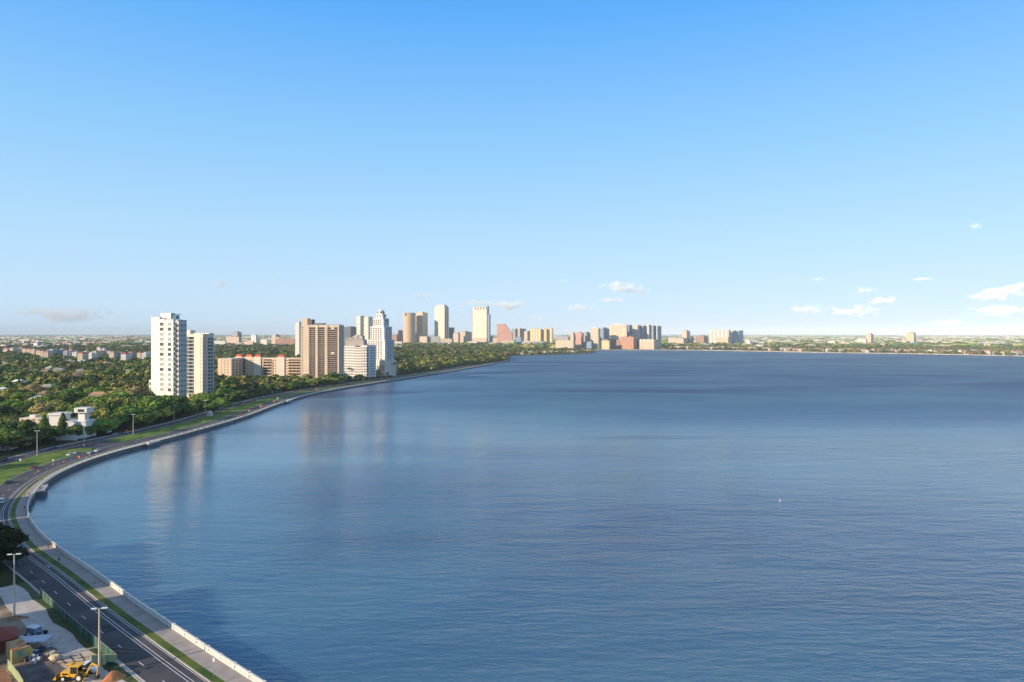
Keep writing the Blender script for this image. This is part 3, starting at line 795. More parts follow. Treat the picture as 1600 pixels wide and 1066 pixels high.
FAC = dict(
 white=facade('white_fac',(0.66,0.62,0.56),(0.16,0.19,0.20),4,3.6,0.5,0.5), cream=facade('cream_fac',(0.60,0.49,0.36),(0.14,0.13,0.11),4,3.6,0.5,0.5),
 sand=facade('sand_fac',(0.64,0.50,0.30),(0.30,0.22,0.13),9,6,0.45,0.5), hotel=facade('hotel_fac',(0.48,0.27,0.17),(0.12,0.07,0.06),8,7,0.5,0.5),
 peach=facade('peach_fac',(0.60,0.48,0.37),(0.13,0.10,0.09),4,3.6,0.5,0.45), brick=facade('brick_fac',(0.36,0.21,0.14),(0.09,0.07,0.07),4,3.6,0.5,0.45),
 grey=facade('grey_fac',(0.36,0.36,0.36),(0.09,0.11,0.13),4,3.6,0.6,0.5), blue=facade('blue_fac',(0.25,0.33,0.40),(0.07,0.13,0.19),4,3.6,0.7,0.6),
 yellow=facade('yellow_fac',(0.68,0.47,0.17),(0.25,0.17,0.08),4,3.4,0.4,0.5), dark=facade('dark_fac',(0.13,0.14,0.16),(0.04,0.05,0.06),4,3.6,0.7,0.6),
 goldglass=facade('pale_gold_fac',(0.66,0.60,0.48),(0.38,0.35,0.28),11,4.2,0.45,0.97,grough=0.45), tanfine=facade('tan_fine_fac',(0.62,0.48,0.34),(0.34,0.25,0.18),10,4.2,0.42,0.97,grough=0.5),
 orange=facade('orange_fac',(0.58,0.42,0.30),(0.34,0.24,0.17),12,3.8,0.4,0.97,grough=0.5), palegreen=facade('palegreen_fac',(0.58,0.57,0.46),(0.30,0.33,0.28),9,3.8,0.45,0.97,grough=0.5),
 pink=facade('pink_fac',(0.50,0.27,0.21),(0.22,0.11,0.10),9,9,0.5,0.5,grough=0.4))
# downtown, left to right
tower('office_tower','slim white tower peeping over the left edge of the brown balcony tower',461,467.5,471,503.5,1900,20,FAC['white'],'tower')
tower('office_block','small dark grey office block left of the pale twin towers',537.5,548,557,511,4125,30,FAC['dark'],'building',pent=[(0.2,0.8,4)])
# pale twin towers with rounded tops
def vault_tower(label, xL, xC, xR, ytop, Y, th, wm, rise=6, defD=30):
    r, W, D, zt = tower('office_tower', label, xL, xC, xR, ytop+rise*F/Y, Y, th, wm, 'tower', defD=defD)
    n = 10; prof = [(W/2-W/2*math.cos(math.pi*i/n), zt+0.31+(rise-0.3)*math.sin(math.pi*i/n)) for i in range(n+1)]
    g = MB(); g.xprism(prof[::-1], 0.5, D-0.5); g.build('vaulted_roof', wm, r)
    return r, W, D, zt
vault_tower('pale tower, left one of the twins behind the stepped white tower',556.8,563,570,493.3,4372,32,FAC['palegreen'],5)
vault_tower('pale tower, right one of the twins behind the stepped white tower',568.5,575.5,582.5,494.5,4290,32,FAC['palegreen'],7)
# round tan tower
def round_tower():
    Y = 4372; x0 = (638.3-800)/F*Y; rr = (19.5/2)/F*Y; zt = ZT(489.3,Y)
    r = empty('office_tower', (x0,Y+rr,0), 0, 'round tan beer-can shaped office tower with a flat top', 'tower'); FOOT.append((x0,Y+rr,rr+3))
    g = MB(); g.cyl(0,0,0,zt,rr,rr,40)
    m = newmat('round_tower_wall'); Nn2, L2 = nt(m); bb = Nn2['Principled BSDF']; bb.inputs['Roughness'].default_value = 0.7
    tc = Nn2.new('ShaderNodeTexCoord'); wv = Nn2.new('ShaderNodeTexWave'); wv.bands_direction = 'Z'; wv.inputs['Scale'].default_value = 0.08
    L2.new(tc.outputs['Object'], wv.inputs['Vector']); c2 = Nn2.new('ShaderNodeValToRGB')
    c2.color_ramp.elements[0].color = (0.46,0.31,0.19,1); c2.color_ramp.elements[1].color = (0.62,0.44,0.28,1); L2.new(wv.outputs['Fac'], c2.inputs['Fac']); L2.new(c2.outputs['Color'], bb.inputs['Base Color'])
    g.build('wall', m, r)
    g = MB(); g.cyl(0,0,zt+0.003,zt+2,rr*0.97,rr*0.97,40); g.build('roof', M_roofg, r)
    g = MB(); g.box(-rr*0.55,-rr*1.0,zt-18,-rr*0.42,-rr*0.78,zt-0.2); g.build('slot_window', M_glassd, r)
round_tower()
tower('office_tower','plain tan office tower between the round tower and the white tower',649.3,660.5,668.3,489,4455,30,FAC['tanfine'],'tower',pent=[(0.2,0.8,6)])
tower('office_block','low tan block at the foot of the plain tan tower',655.5,667,669,526,4323,30,FAC['peach'])
tower('office_block','long grey block between the plain tan tower and the white tower',668,687,688,526,4323,14,FAC['grey'])
# white tower with chamfered top
def white_office():
    Y = 4455; r, W, D, zt = tower('office_tower','tall white downtown tower with a chamfered top',679,694.5,701.3,480.5,Y,30,FAC['goldglass'],'tower')
    z1 = ZT(476.3,Y)
    g = MB(); g.prism([(0.5,0.5),(W-0.5,0.5),(W-0.5,D-0.5),(0.5,D-0.5)], zt+0.31, z1, 0, [(W*0.15,D*0.15),(W*0.85,D*0.15),(W*0.85,D*0.85),(W*0.15,D*0.85)]); g.build('chamfered_cap', FAC['goldglass'], r)
    g = MB(); g.box(W+0.003,D*0.1,0,W+1.2,D*0.35,zt-4); g.box(W+0.003,D*0.5,0,W+1.2,D*0.75,zt-4); g.build('fin', FAC['grey'], r)
    g = MB(); g.box(-5,6,0,-0.003,D-2,ZT(502,Y)); g.build('side_wing', FAC['dark'], r)
white_office()
tower('office_block','narrow dark tower right beside the white chamfered tower',701,705.5,710,512,4538,30,FAC['dark'])
# tan tower with notched crown
def notched():
    Y = 4372; r, W, D, zt = tower('office_tower','tallest tan tower with a notched crown and dark flanks',738.3,760.5,763,484,Y,24,FAC['goldglass'],'tower',defD=30)
    g = MB()
    for k in range(5): g.box(W*(0.02+0.2*k), 1, zt+1.11, W*(0.02+0.2*k)+W*0.13, D*0.8, ZT(479.3,Y))
    g.build('crown_block', FAC['goldglass'], r)
    g = MB(); g.box(-6,8,0,-0.003,D,ZT(485,Y)); g.build('side_wing', FAC['dark'], r)
    g = MB(); g.box(W+0.003,5,0,W+16,D,ZT(491,Y)); g.box(W+0.01,6,ZT(491,Y)+.003,W+6,D-1,ZT(478,Y)); g.build('side_wing', FAC['blue'], r)
    g = MB(); g.box(-1,-2,0,W+1,-0.003,ZT(528,Y)); g.build('base', FAC['cream'], r)
    g = MB(); g.tube((W+3,D/2,ZT(478,Y)),(W+3,D/2,ZT(475.5,Y)),0.5,0.2); g.build('mast', M_metal, r)
notched()
# pink stepped building
def pink():
    Y = 4290; r, W, D, zt = tower('office_building','pinkish office building stepping down towards the right',776.5,789,790,506.5,Y,16,FAC['pink'],'building',defD=26)
    g = MB()
    for k in range(6):
        x0 = W+k*(W*0.15); g.box(x0+0.003,0.02*k,0,x0+W*0.15,D,ZT(508+k*2.6,Y))
    g.build('stepped_wing', FAC['pink'], r)
pink()
tower('office_block','grey block right of the pink stepped building',800,805,809,514,4455,30,FAC['grey'])
tower('office_block','cream block with blue roof left of the yellow apartments',809,819,822,514,4620,25,FAC['cream'],pent=[(0.1,0.4,8)])
tower('apartment_block','small tan tower touching the yellow apartments',819,824,828.5,517.5,4455,35,FAC['peach'])
# yellow apartment slabs
for i, (a, b_, c) in enumerate([(828.5,845,847.5),(847,854,856),(855,863,864.5)]):
    r, W, D, zt = tower('apartment_block', ['widest','middle','right-hand'][i]+' yellow striped slab of the yellow apartment row', a, b_, c, 514.5 if i != 2 else 513.3, 4208+i*6, 25, FAC['yellow'], 'building', group='yellow apartment slabs', pent=[(0.3,0.6,5)], defD=14)
    g = MB(); n = 4 if i == 0 else 2
    for k in range(n): g.box(W*(k+0.3)/n,-1.8,3,W*(k+0.62)/n,-0.003,zt-1)
    g.build('balcony_stack', M_white, r)
more = [  # name, label, xL, xC, xR, ytop, Y, th, facade
 ('office_block','pale low block below the twin pale towers',551,566,570,526,1700,18,'cream'),
 ('parking_garage','grey low garage behind the white mid-rise block',539,566,568,530,1500,14,'grey'),
 ('hospital','brown hospital block with stepped wings left of the brown tower',424,438,441,528,2300,20,'peach'),
 ('hospital','red brick block just left of the brown tower',430,460,461,529.5,2250,14,'brick'),
 ('office_block','white block on top of the red brick hospital',424,431,438,524,2500,25,'cream'),
 ('office_block','peach block below the horizon behind the peach apartments',353,373,377,526.5,2400,20,'peach'),
 ('office_tower','small grey tower at the horizon above the peach apartments',362,371,377.5,519.3,2700,30,'grey'),
 ('office_block','pale blue-grey block at the horizon between the towers',392,400,403,524,2600,30,'white'),
 ('office_block','cream block with white gable near the hospital',407,417,419,531,2200,20,'white'),
 ('office_block','low pink block left of the hospital',381,395,397,534,2150,20,'peach'),
 ('office_block','pale row left of the peach block behind the tan tower',334,352,354,533,2150,12,'white'),
 ('office_block','cream block low between the white tower and the dark narrow tower',708,716,719,521,2680,30,'peach'),
 ('office_block','tan block with dark roof left of the notched tower',716,727,737,519,2720,30,'peach'),
 ('office_block','long cream block under the white chamfered tower',688,706,709,530,2500,10,'cream'),
 ('office_block','white dome-roofed low block right of the notched tower',765,770,772,526,2700,30,'white'),
 ('office_block','pink low block right of the notched tower',769,778,779,529,2650,20,'peach'),
 ('office_block','low blue-glass block below the cream blue-roofed block',803,814,819,528,2450,20,'blue'),
 ('office_block','cream low block beneath the pink building',783,803,806,532,2400,10,'cream'),
 ('office_block','white block left of the yellow apartments',817,828,829,533,2450,10,'white'),
 ('office_block','grey-green block in front of the yellow apartments',832,850,853,534,2400,10,'grey'),
 ('office_tower','slender pink block left of the round tan tower',622,628,629.5,517,2750,30,'pink'),
 ('office_block','pale low block at the foot of the round tan tower',615,628,630,534,2350,12,'white'),
 ('office_block','brown low block between the stepped tower and round tower',612,620,622,523,2800,25,'brick'),
 ('apartment_block','peach small block at the left of the arena row',891,896,899,521,3100,35,'peach'),
 ('apartment_block','pink block with white stripes in the arena row',900,909,912,520.8,3150,35,'pink'),
 ('apartment_block','grey block right of the pink striped block',912,917,922.5,520.5,3200,38,'grey'),
 ('hotel_tower','white tower with a tan hipped roof left of the big tan hotel',923.3,935,938,514,3150,35,'cream'),
 ('apartment_tower','bluish slab added for the shaded right side of the white hipped tower',936,943,952,513.8,3250,40,'blue'),  # the tower's shaded face, imitated by an added blue-toned slab
 ('hotel_tower','big tan hotel tower with a shallow gabled roof',953,979,981,508.5,3200,30,'tanfine'),
 ('apartment_tower','grey-blue slab added for the shaded right side of the big tan hotel',979.5,983,989,509.5,3300,40,'blue'),  # shade side of the hotel, put in as a separate blue-walled block
 ('hotel_building','brown hotel with a grid of small windows on the far waterfront',968.5,990,998,527,3150,34,'hotel'),
 ('office_block','low red brick block left of the brown waterfront hotel',940,968,970,531.5,3200,34,'brick'),
 ('convention_hall','yellow-tan hall with arches on the far waterfront',925,952,954,532.5,3140,32,'sand'),
 ('convention_hall','dark blue glass hall on the far waterfront',896,924,926,534.5,3130,30,'blue'),
 ('convention_hall','white roofed hall spreading left of the blue glass hall',868,896,897,532,3100,30,'cream'),
 ('arena','low grey roofed arena behind the white roofed hall',872,888,891,526,3400,30,'grey'),
 ('hospital','long peach hospital wing right of the cream waterfront condos',1044.6,1068,1077,529,3250,34,'peach'),
 ('hospital','hospital tower with twin pale turrets on the far shore',1065.5,1073,1078.5,517.5,3300,36,'cream'),
 ('hospital','dark hospital block right of the twin-turret tower',1077,1080,1084,527,3300,40,'dark'),
 ('parking_garage','brown domed block left of the pale apartment slab',1088,1100,1106,525.5,3300,36,'brick'),
 ('office_block','white low block right of the pale apartment slab',1164,1172,1174,532,3000,38,'white'),
 ('office_block','pale block standing among trees right of the apartment slab',1293.6,1305,1308,533,2900,40,'white'),
 ('apartment_tower','left of the two lone tan towers on the right horizon',1353,1361,1365,522.3,4300,42,'peach'),
 ('office_block','white low block joined left of the lone tan tower',1339,1353,1355,530,4200,40,'white'),
 ('apartment_tower','right of the two lone tan towers, broad and ribbed',1416,1428,1431,520.3,4300,44,'orange'),
 ('office_block','low tan wing left of the broad ribbed lone tower',1409,1416,1417,531,4280,40,'peach'),
]
for nm, lb, a, b_, c, yt, Y, th, fk in more:
    if b_ < 870 and Y >= 2100: Y *= 1.65
    if b_ > 1040 and Y < 3500: Y *= 1.3
    r, W, D, zt = tower(nm, lb, a, b_, c, yt, Y, th, FAC[fk], nm.replace('_', ' '), pent=[(0.15,0.45,4),(0.6,0.75,6)] if yt < 532 else None)
    if 'hipped roof' in lb or 'gabled roof' in lb:
        g = MB(); g.prism([(-1,-1),(W+1,-1),(W+1,D+1),(-1,D+1)], zt+1.11, zt+7, 0, [(W*.3,D*.4),(W*.7,D*.4),(W*.7,D*.6),(W*.3,D*.6)]); g.build('hipped_roof', M_tan, r)
# striped curved apartments at the right of downtown
def striped(label, xL, xC, xR, ytop, Y, th, wall, group=None, stripes=3):
    r, W, D, zt = tower('apartment_tower', label, xL, xC, xR, ytop, Y, th, wall, 'tower')
    g = MB()
    for k in range(stripes): g.box(W*(k+0.2)/stripes,-2,0,W*(k+0.55)/stripes,-0.003,zt+2)
    g.build('balcony_stack', M_white, r)
    return r, W, D, zt
striped('pale corner tower at the left end of the curved blue apartments',988.5,997,1001,508.5,3250,30,FAC['cream'])
for i, (a, b_, c, yt) in enumerate([(999,1006,1009,508.8),(1007,1014,1017,507.8),(1015,1021,1024,509),(1022,1028,1033.5,509.8)]):
    striped(['leftmost','second','third','rightmost'][i]+' blue bay of the curved blue and white apartments', a, b_, c, yt, 3270+i*8, 36, FAC['blue'] if i != 1 else FAC['white'], stripes=2)
r, W, D, zt = tower('condo_block','cream waterfront condominium with arched gables below the curved apartments',998,1022,1033.5,531,3130,34,FAC['cream'])
g = MB()
for k in range(4): g.cyl(W*(0.12+0.25*k), 4, zt-12, zt+3, 5, 4.5, 12)
g.build('gable_turret', M_cream, r)
r, W, D, zt = striped('tall cream apartment slab alone right of the hospital',1108.5,1139,1142,516.5,4150,36,FAC['cream'],stripes=5)
g = MB(); g.box(W*0.42,-14,0,W*1.0,-2.01,ZT(527,4150)); g.build('lower_wing', FAC['orange'], r)
striped('left blue glass end of the cream apartment slab',1140,1147,1151,516.8,4200,38,FAC['blue'],stripes=1)
striped('right blue glass end of the cream apartment slab',1149.5,1155,1161.5,516.8,4220,38,FAC['blue'],stripes=1)

# ------------------------------------------------------------------ low-rise city (each building its own object)
def low_building(x, y, w_, d_, h_, rot, fk, roofm=None, px=None, plural=None, gable=False, cat='building', name='low_building'):
    r = empty(name, (x,y,0), rot)
    g = MB(); g.box(-w_/2,-d_/2,0,w_/2,d_/2,h_); g.build('wall', FAC[fk] if isinstance(fk, str) else fk, r)
    if gable:
        rh = min(w_, d_)*0.3; o_ = 0.5
        g = MB(); g.prism([(-w_/2-o_,-d_/2-o_),(w_/2+o_,-d_/2-o_),(w_/2+o_,d_/2+o_),(-w_/2-o_,d_/2+o_)], h_+0.003, h_+rh, 0,
            [(-w_/2+d_*0.35,-0.1),(w_/2-d_*0.35,-0.1),(w_/2-d_*0.35,0.1),(-w_/2+d_*0.35,0.1)] if w_ > d_*0.75 else [(-0.1,-d_/2+w_*.35),(0.1,-d_/2+w_*.35),(0.1,d_/2-w_*.35),(-0.1,d_/2-w_*.35)])
        g.build('roof', roofm or M_rooft, r)
    else:
        g = MB(); g.box(-w_/2-0.1,-d_/2-0.1,h_+0.003,w_/2+0.1,d_/2+0.1,h_+0.6); g.box(-w_*0.2,-d_*0.2,h_+0.601,w_*0.05,d_*0.2,h_+2.5); g.build('roof', roofm or M_roofw, r)
    FOOT.append((x, y, math.hypot(w_, d_)/2*0.8+2))
    reg(r, PX(x, y), plural, cat)
    return r
CN_ = dict(white='white', cream='cream', peach='peach', brick='red brick', grey='grey', blue='blue-grey')
# traced rows on the left (pixel left, right, top y, depth)
rows = [(3,28,545,1650,'peach'),(26,46,544,1750,'cream'),(45,62,546,1650,'peach'),(60,73,549,1550,'cream'),(72,90,547,1650,'blue'),(88,113,546.5,1700,'grey'),
 (110,128,551,1500,'cream'),(126,143,550,1520,'white'),(142,158,549,1600,'cream'),(158,172,549,1480,'peach'),(168,178,551,1420,'peach'),(178,205,551.5,1500,'grey'),(212,234,551.5,1400,'white'),
 (8,30,535.5,2300,'white'),(34,52,537,2400,'white'),(54,76,536,2450,'cream'),(80,100,537,2350,'white'),(103,118,536.5,2500,'cream'),(122,140,533,2700,'white'),(140,158,535,2600,'blue'),
 (150,162,543,2000,'white'),(166,176,526.8,3600,'peach'),(176,190,529,3400,'brick'),(186,200,527,3700,'grey'),(200,214,531,3100,'peach'),(205,222,528,3500,'blue'),(215,234,530,3300,'peach'),
 (22,30,529,3800,'cream'),(40,60,529,3700,'blue'),(70,79,527.5,4000,'cream'),(95,106,529,3700,'white'),(126,134,526,4200,'white'),(154,160,529,3600,'cream')]
for a, b_, yt, Y, fk in rows:
    nseg = 1 if b_-a < 12 else 2 if b_-a < 20 else 3
    for sg in range(nseg):
      h_ = random.uniform(23,27) if yt > 540 else random.uniform(18,22); Y = (CH-h_)*F/(yt+random.uniform(-0.5,2.6)*(sg > 0)-HY); pa = a+(b_-a)*sg/nseg; pb = a+(b_-a)*(sg+1)/nseg
      x = ((pa+pb)/2-800)/F*Y; w_ = (pb-pa)/F*Y
      low_building(x, Y+14, w_*random.uniform(0.75,0.97), 22, h_, R(random.uniform(-4,4)), fk if random.random() < 0.7 else random.choice(['white','cream','peach','grey']), None if random.random() < 0.6 else mat('muted_tile',(0.42,0.24,0.17)), None, 'low %s|building|in the rows beyond the left woods' % CN_[fk], random.random() < 0.45)
# random further city, thinning out into the trees
def inland(x, y):
    return True
LOWB = []
zones = [  # px0, px1, Y0, Y1, count, description
 (0,234,3000,9000,55,'on the plain left of the white tower'),(336,468,3400,9000,34,'on the plain between the tan and brown towers'),
 (470,620,2400,4200,14,'behind the brown and stepped towers'),(612,860,3700,5600,34,'at the feet of the downtown towers'),
 (1045,1200,3450,6500,16,'behind the far-shore hospital'),(1165,1600,3300,7000,64,'on the plain behind the right far shore')]
def clear(x, y, rad):
    for fx_, fy_, fr in FOOT:
        if (x-fx_)**2+(y-fy_)**2 < (fr+rad*0.6)**2: return False
    return True
for p0, p1, Y0, Y1, n, desc in zones:
    c = 0; tries = 0
    while c < n and tries < n*20:
        tries += 1
        u = random.random(); Y = Y0*(Y1/Y0)**u; px = random.uniform(p0, p1); x = (px-800)/F*Y
        sc = Y/3000
        w_ = random.uniform(18, 60)*sc**0.6; d_ = random.uniform(14, 30); h_ = random.uniform(13, 21)+ (random.random() < 0.12)*random.uniform(6,14)
        if not clear(x, Y, w_*0.5): continue
        fk = random.choices(['white','cream','peach','brick','grey','blue'], [5,4,3,1.2,1.2,1])[0]
        tall = 'taller ' if h_ > 22 else ('small ' if w_ < 32*sc**0.6 else 'wide ')
        low_building(x, Y, w_, d_, h_, R(random.uniform(-25,25)), fk, M_roofw if random.random() < 0.6 else M_roofg, None, '%s%s|building|%s' % (tall, CN_[fk], desc))
        c += 1
# the most distant ones, uncountable specks
g = MB()
for k in range(3800):
    Y = 4300*(5.5)**random.random(); px = random.uniform(-30, 1630); x = (px-800)/F*Y
    w_ = random.uniform(20,90)*Y/7000; h_ = random.uniform(13,20)
    if not (px < 470 or px > 1050) and Y < 6500: continue
    if Y < 4600 and not clear(x, Y, w_): continue
    g.box(x-w_/2, Y, 0, x+w_/2, Y+30, h_, random.choice((0,0,1,2)))
tag(g.build('distant_suburb', [M_white, M_cream, M_tan]), 'pale specks of far suburb buildings scattered up to the horizon', 'buildings', kind='stuff')
# masts
for px, y0, y1, Y, nm in ((109,521.5,546,1750,'thin pale radio mast above the long low buildings at left'),(129.5,522.5,531,3600,'short mast on the left horizon'),(199,522,533,3400,'red mast left of the white tower'),
                       (1165,519,533,3300,'thin mast right of the cream apartment slab'),(1263,522,531,4200,'thin mast on the right horizon'),(1330,521.5,531,4200,'thin mast left of the lone tan towers')):
    x = (px-800)/F*Y; zt = ZT(y0, Y)
    r = empty('radio_mast', (x,Y,0), 0, nm, 'mast', 'masts on the horizon')
    g = MB(); g.tube((0,0,0),(0,0,zt),0.7,0.25,6)
    for k in range(3): g.box(-0.8,-0.8,zt*(0.5+0.2*k),0.8,0.8,zt*(0.5+0.2*k)+1.2)
    g.build('shaft', mat('mast_red',(0.5,0.18,0.12)) if 'red' in nm else M_metal, r)

# houses on the shores and among the trees
hm = [FAC['cream'], FAC['white'], FAC['peach']]; hmn = ['cream','white','peach']; rm = [mat('muted_tile',(0.42,0.24,0.17)), M_roofb, M_roofg]; rmn = ['red roofed','brown roofed','grey roofed']
def interp_shore(t):
    L_ = [(far[i+1]-far[i]).length for i in range(len(far)-1)]; s = t*sum(L_)
    for i, l in enumerate(L_):
        if s <= l: return far[i].lerp(far[i+1], s/l)
        s -= l
    return far[-1]
shore_px = [808,816,829,838,850,860,870,882,893,903,912,920]
for px in shore_px:
    ysh = np.interp(px, [786,830,870,910,925],[557,555,554,553,552]); X, Y = G(px, ysh-1.3)
    k = random.randrange(3); j = random.randrange(3)
    low_building(X, Y+5, random.uniform(14,20), 12, random.uniform(6,9), R(random.uniform(-20,20)), hm[k], rm[j], None, '%s %s|house|on the point below yellow apartments' % (rmn[j], hmn[k]), True, 'house', 'shore_house')
for n_, px in enumerate(list(np.arange(1048, 1602, 7.6))):
    px += random.uniform(-2.5,2.5)
    ysh = np.interp(px, [1034,1100,1160,1225,1300,1410,1500,1600],[546.7,547.2,548.2,549.5,551,552.3,554,556.2]); X, Y = G(px, ysh-random.uniform(0.6,1.6))
    if px > 1470 and random.random() < 0.55: continue
    k = random.choices([0,1,2],[5,3,3])[0]; j = random.choices([0,1,2],[5,3,1])[0]
    where = 'below the hospital' if px < 1105 else 'below the cream apartment slab' if px < 1170 else 'along the middle of the right far shore' if px < 1345 else 'along the right end of the far shore'
    low_building(X, Y+9, random.uniform(15,25), random.uniform(11,14), random.uniform(9,13), R(random.uniform(-10,50)), hm[k], rm[j], None, '%s %s|house|%s' % (rmn[j], hmn[k], where), True, 'house', 'shore_house'); FOOT.append((X, Y-12, 15)); FOOT.append((X*0.99, Y-30, 14))
# houses whose roofs peek out of the left canopy
peeks = [(110,563.5,16,'white flat-roofed house peeping out of the far part of the left woods','white',False,M_roofw),(80,574,15,'cream house peeping from the middle of the left woods','cream',False,M_roofw),
 (121,602,9,'white gabled house roof showing among trees left of white tower','white',True,M_roofw),(154,612,15,'peach roofed house among trees left of the white tower','peach',True,mat('peach_tile',(0.45,0.28,0.17))),
 (3,605,12,'blue-white house cut by the left edge of the photo','white',True,M_roofw),(79,597,6,'small white gable wall in the woods','white',True,M_roofw),(182,610,10,'pale brown roofed house near the white tower foot','peach',True,M_roofb)]
for px, py, w_, lb, fk, gb, rmt in peeks:
    Y = (CH-13.5)*F/(py-HY); x = (px-800)/F*Y; r = low_building(x, Y, w_, 9, 10.8 if gb else 13, R(random.uniform(5,30)), fk, rmt, None, 'a|'+lb+'|b', gb, 'house', 'house')
    REG.pop('a|'+lb+'|b'); r['label'] = lb; r['group'] = 'houses in the left woods'; FOOT[-1] = (x, Y, 5)
for k in range(34):
    Y = random.uniform(640, 1650); px = random.uniform(4, 228); x = (px-800)/F*Y
    if not clear(x, Y, 6): continue
    j = random.choice((0,1,2,3)); rmt = [mat('muted_tile',(0.42,0.24,0.17)), M_roofb, M_roofg, M_roofw][j]; kk = random.randrange(3)
    low_building(x, Y, random.uniform(13,19), random.uniform(10,13), random.uniform(7.5,10.5), R(random.uniform(-40,40)), hm[kk], rmt, None,
        '%s %s|house|half hidden in the left woods' % (['tile roofed','brown roofed','grey roofed','white roofed'][j], hmn[kk]), True, 'house', 'house'); FOOT[-1] = (x, Y-3, 8)
# ------------------------------------------------------------------ white modern house by the boulevard
def modern_house():
    Y = 470; x0, _ = XZ(72,0,Y); x1, _ = XZ(131,0,Y)
    r = empty('modern_house', (x0,Y,0), 0, 'white modern house with curved terraces and a rooftop lookout box', 'house')
    W = x1-x0; FOOT.append((x0+W/2, Y-2, 17)); FOOT.append((x0+W/2+3, Y-22, 13)); FOOT.append((x0+W/2-6, Y-14, 9))
    z1 = ZT(662,Y); z2 = ZT(651,Y)
    def arc_(cx, cy, rx, ry, z0, zt_, mb):
        pts = [(cx+rx*math.cos(a), cy-ry*math.sin(a)) for a in [math.pi*i/14 for i in range(15)]]
        mb.prism(pts[::-1], z0, zt_)
    g = MB(); g.box(W*0.5,2,0,W,14,z1); arc_(W*0.75,2,W*0.25,5.5,0,4.4,g); arc_(W*0.75,2,W*0.25,4.6,5.6,7.4,g); g.box(0,3,0,W*0.35,12,ZT(650,Y)); g.box(W*0.35+0.003,5,0,W*0.5-0.003,12,ZT(657,Y)); g.box(W*0.5,2.01,z1,W*0.98,13,z1+1.0)
    g.build('wall', M_white, r)
    g = MB(); arc_(W*0.75,2,W*0.242,4.9,4.41,5.59,g); g.box(W*0.02,2.9,3,W*0.33,3.01,6.5); g.build('window_band', M_glassb, r)
    g = MB(); g.box(-0.5,2.0,ZT(650,Y)+0.003,W*0.37,13,ZT(647,Y)); g.box(W*0.5-0.5,1.2,z1+1.003,W+0.3,14,z1+1.5); g.build('roof', M_roofw, r)
    zb = z1+1.503
    g = MB(); g.box(W*0.72,5,zb,W*0.9,10,ZT(646,Y)); g.box(W*0.66,3,ZT(646,Y)+.003,W*1.0,11,ZT(638.5,Y)); g.build('lookout_box', M_white, r)
    g = MB(); g.box(W*0.76,2.9,ZT(644.6,Y),W*0.93,3.0,ZT(640.5,Y)); g.build('window', M_glassd, r)
    g = MB(); g.box(W*0.17,-4,0,W*0.2,-3.6,8.5); g.box(W*0.3,-5,0,W*0.32,-4.6,8); g.build('column', M_white, r)
    g = MB(); g.box(W*0.5,-9.5,0,W*1.05,-9.1,3.4); g.build('garden_wall', M_white, r)
modern_house()
Y = 455; x0 = (20-800)/F*Y
r = low_building(x0, Y+22, 16, 10, ZT(653.5,Y+22), 0, 'cream', M_cream, None, 'houses tmpA', False, 'house', 'house'); REG.pop('houses tmpA'); r['label'] = 'cream flat roofed house left of the white modern house'
x0, Yb = (7-800)/F*425, 425
r = low_building(x0, Yb, 10, 9, ZT(688,Yb), 0.1, 'white', M_roofw, None, 'houses tmpB', False, 'house', 'house'); REG.pop('houses tmpB'); r['label'] = 'small white house at the left edge by the road'

# ------------------------------------------------------------------ trees
def leaf_cloud(rs, n_clump, n_leaf, rad, hgt, leaf, core=True, flat=1.0, base=0.38, big=1.0):
    """crown made of many leaf-sized faces gathered in clumps around branch ends"""
    V = []; Fc = []
    def quadcloud(cen, cr, n):
        d = rs.normal(size=(n,3)); d /= np.linalg.norm(d,axis=1)[:,None]
        d[:,2] = np.abs(d[:,2])*0.9 - 0.25*rs.random(n)
        p = cen + d*cr*(0.75+0.35*rs.random((n,1)))*np.array([1,1,0.75])
        a = rs.normal(size=(n,3)); a = np.cross(d, a); a /= np.linalg.norm(a,axis=1)[:,None]
        tilt = rs.normal(size=(n,3))*0.45; nn = d+tilt; nn /= np.linalg.norm(nn,axis=1)[:,None]
        a -= nn*np.sum(a*nn,axis=1)[:,None]; a /= np.linalg.norm(a,axis=1)[:,None]
        b_ = np.cross(nn, a); s = leaf*(0.6+0.8*rs.random((n,1)))
        q = np.stack([p-a*s-b_*s*0.7, p+a*s*0.8-b_*s*0.9, p+a*s+b_*s*0.7, p-a*s*0.7+b_*s], axis=1).reshape(-1,3)
        b0 = sum(len(v) for v in V); V.append(q)
        Fc.extend([(b0+4*i, b0+4*i+1, b0+4*i+2, b0+4*i+3) for i in range(n)])
    ico = ICO1
    for c in range(n_clump):
        th = rs.random()*2*math.pi; u = math.sqrt(rs.random())*0.82; zz = math.sqrt(max(0,1-u*u))
        cen = np.array([math.cos(th)*u*rad, math.sin(th)*u*rad*flat, hgt*(base+ (1-base)*zz*(0.55+0.33*rs.random()))])
        if rs.random() < 0.28: cen[2] = hgt*(base+0.12*rs.random())
        cr = rad*(0.24+0.20*rs.random())*big
        if core:
            vv = ico[0]*cr*0.80*(0.85+0.3*rs.random((len(ico[0]),1)))*np.array([1,1,0.75])+cen
            b0 = sum(len(v) for v in V); V.append(vv); Fc.extend([tuple(b0+i for i in f) for f in ico[1]])
        quadcloud(cen, cr, n_leaf)
    return np.concatenate(V), Fc
def ico(sub):
    import bmesh
    bm = bmesh.new(); bmesh.ops.create_icosphere(bm, subdivisions=sub, radius=1.0)
    v = np.array([q.co[:] for q in bm.verts]); f = [tuple(x.index for x in fc.verts) for fc in bm.faces]; bm.free(); return v, f
ICO1 = ico(1); ICO2 = ico(2)
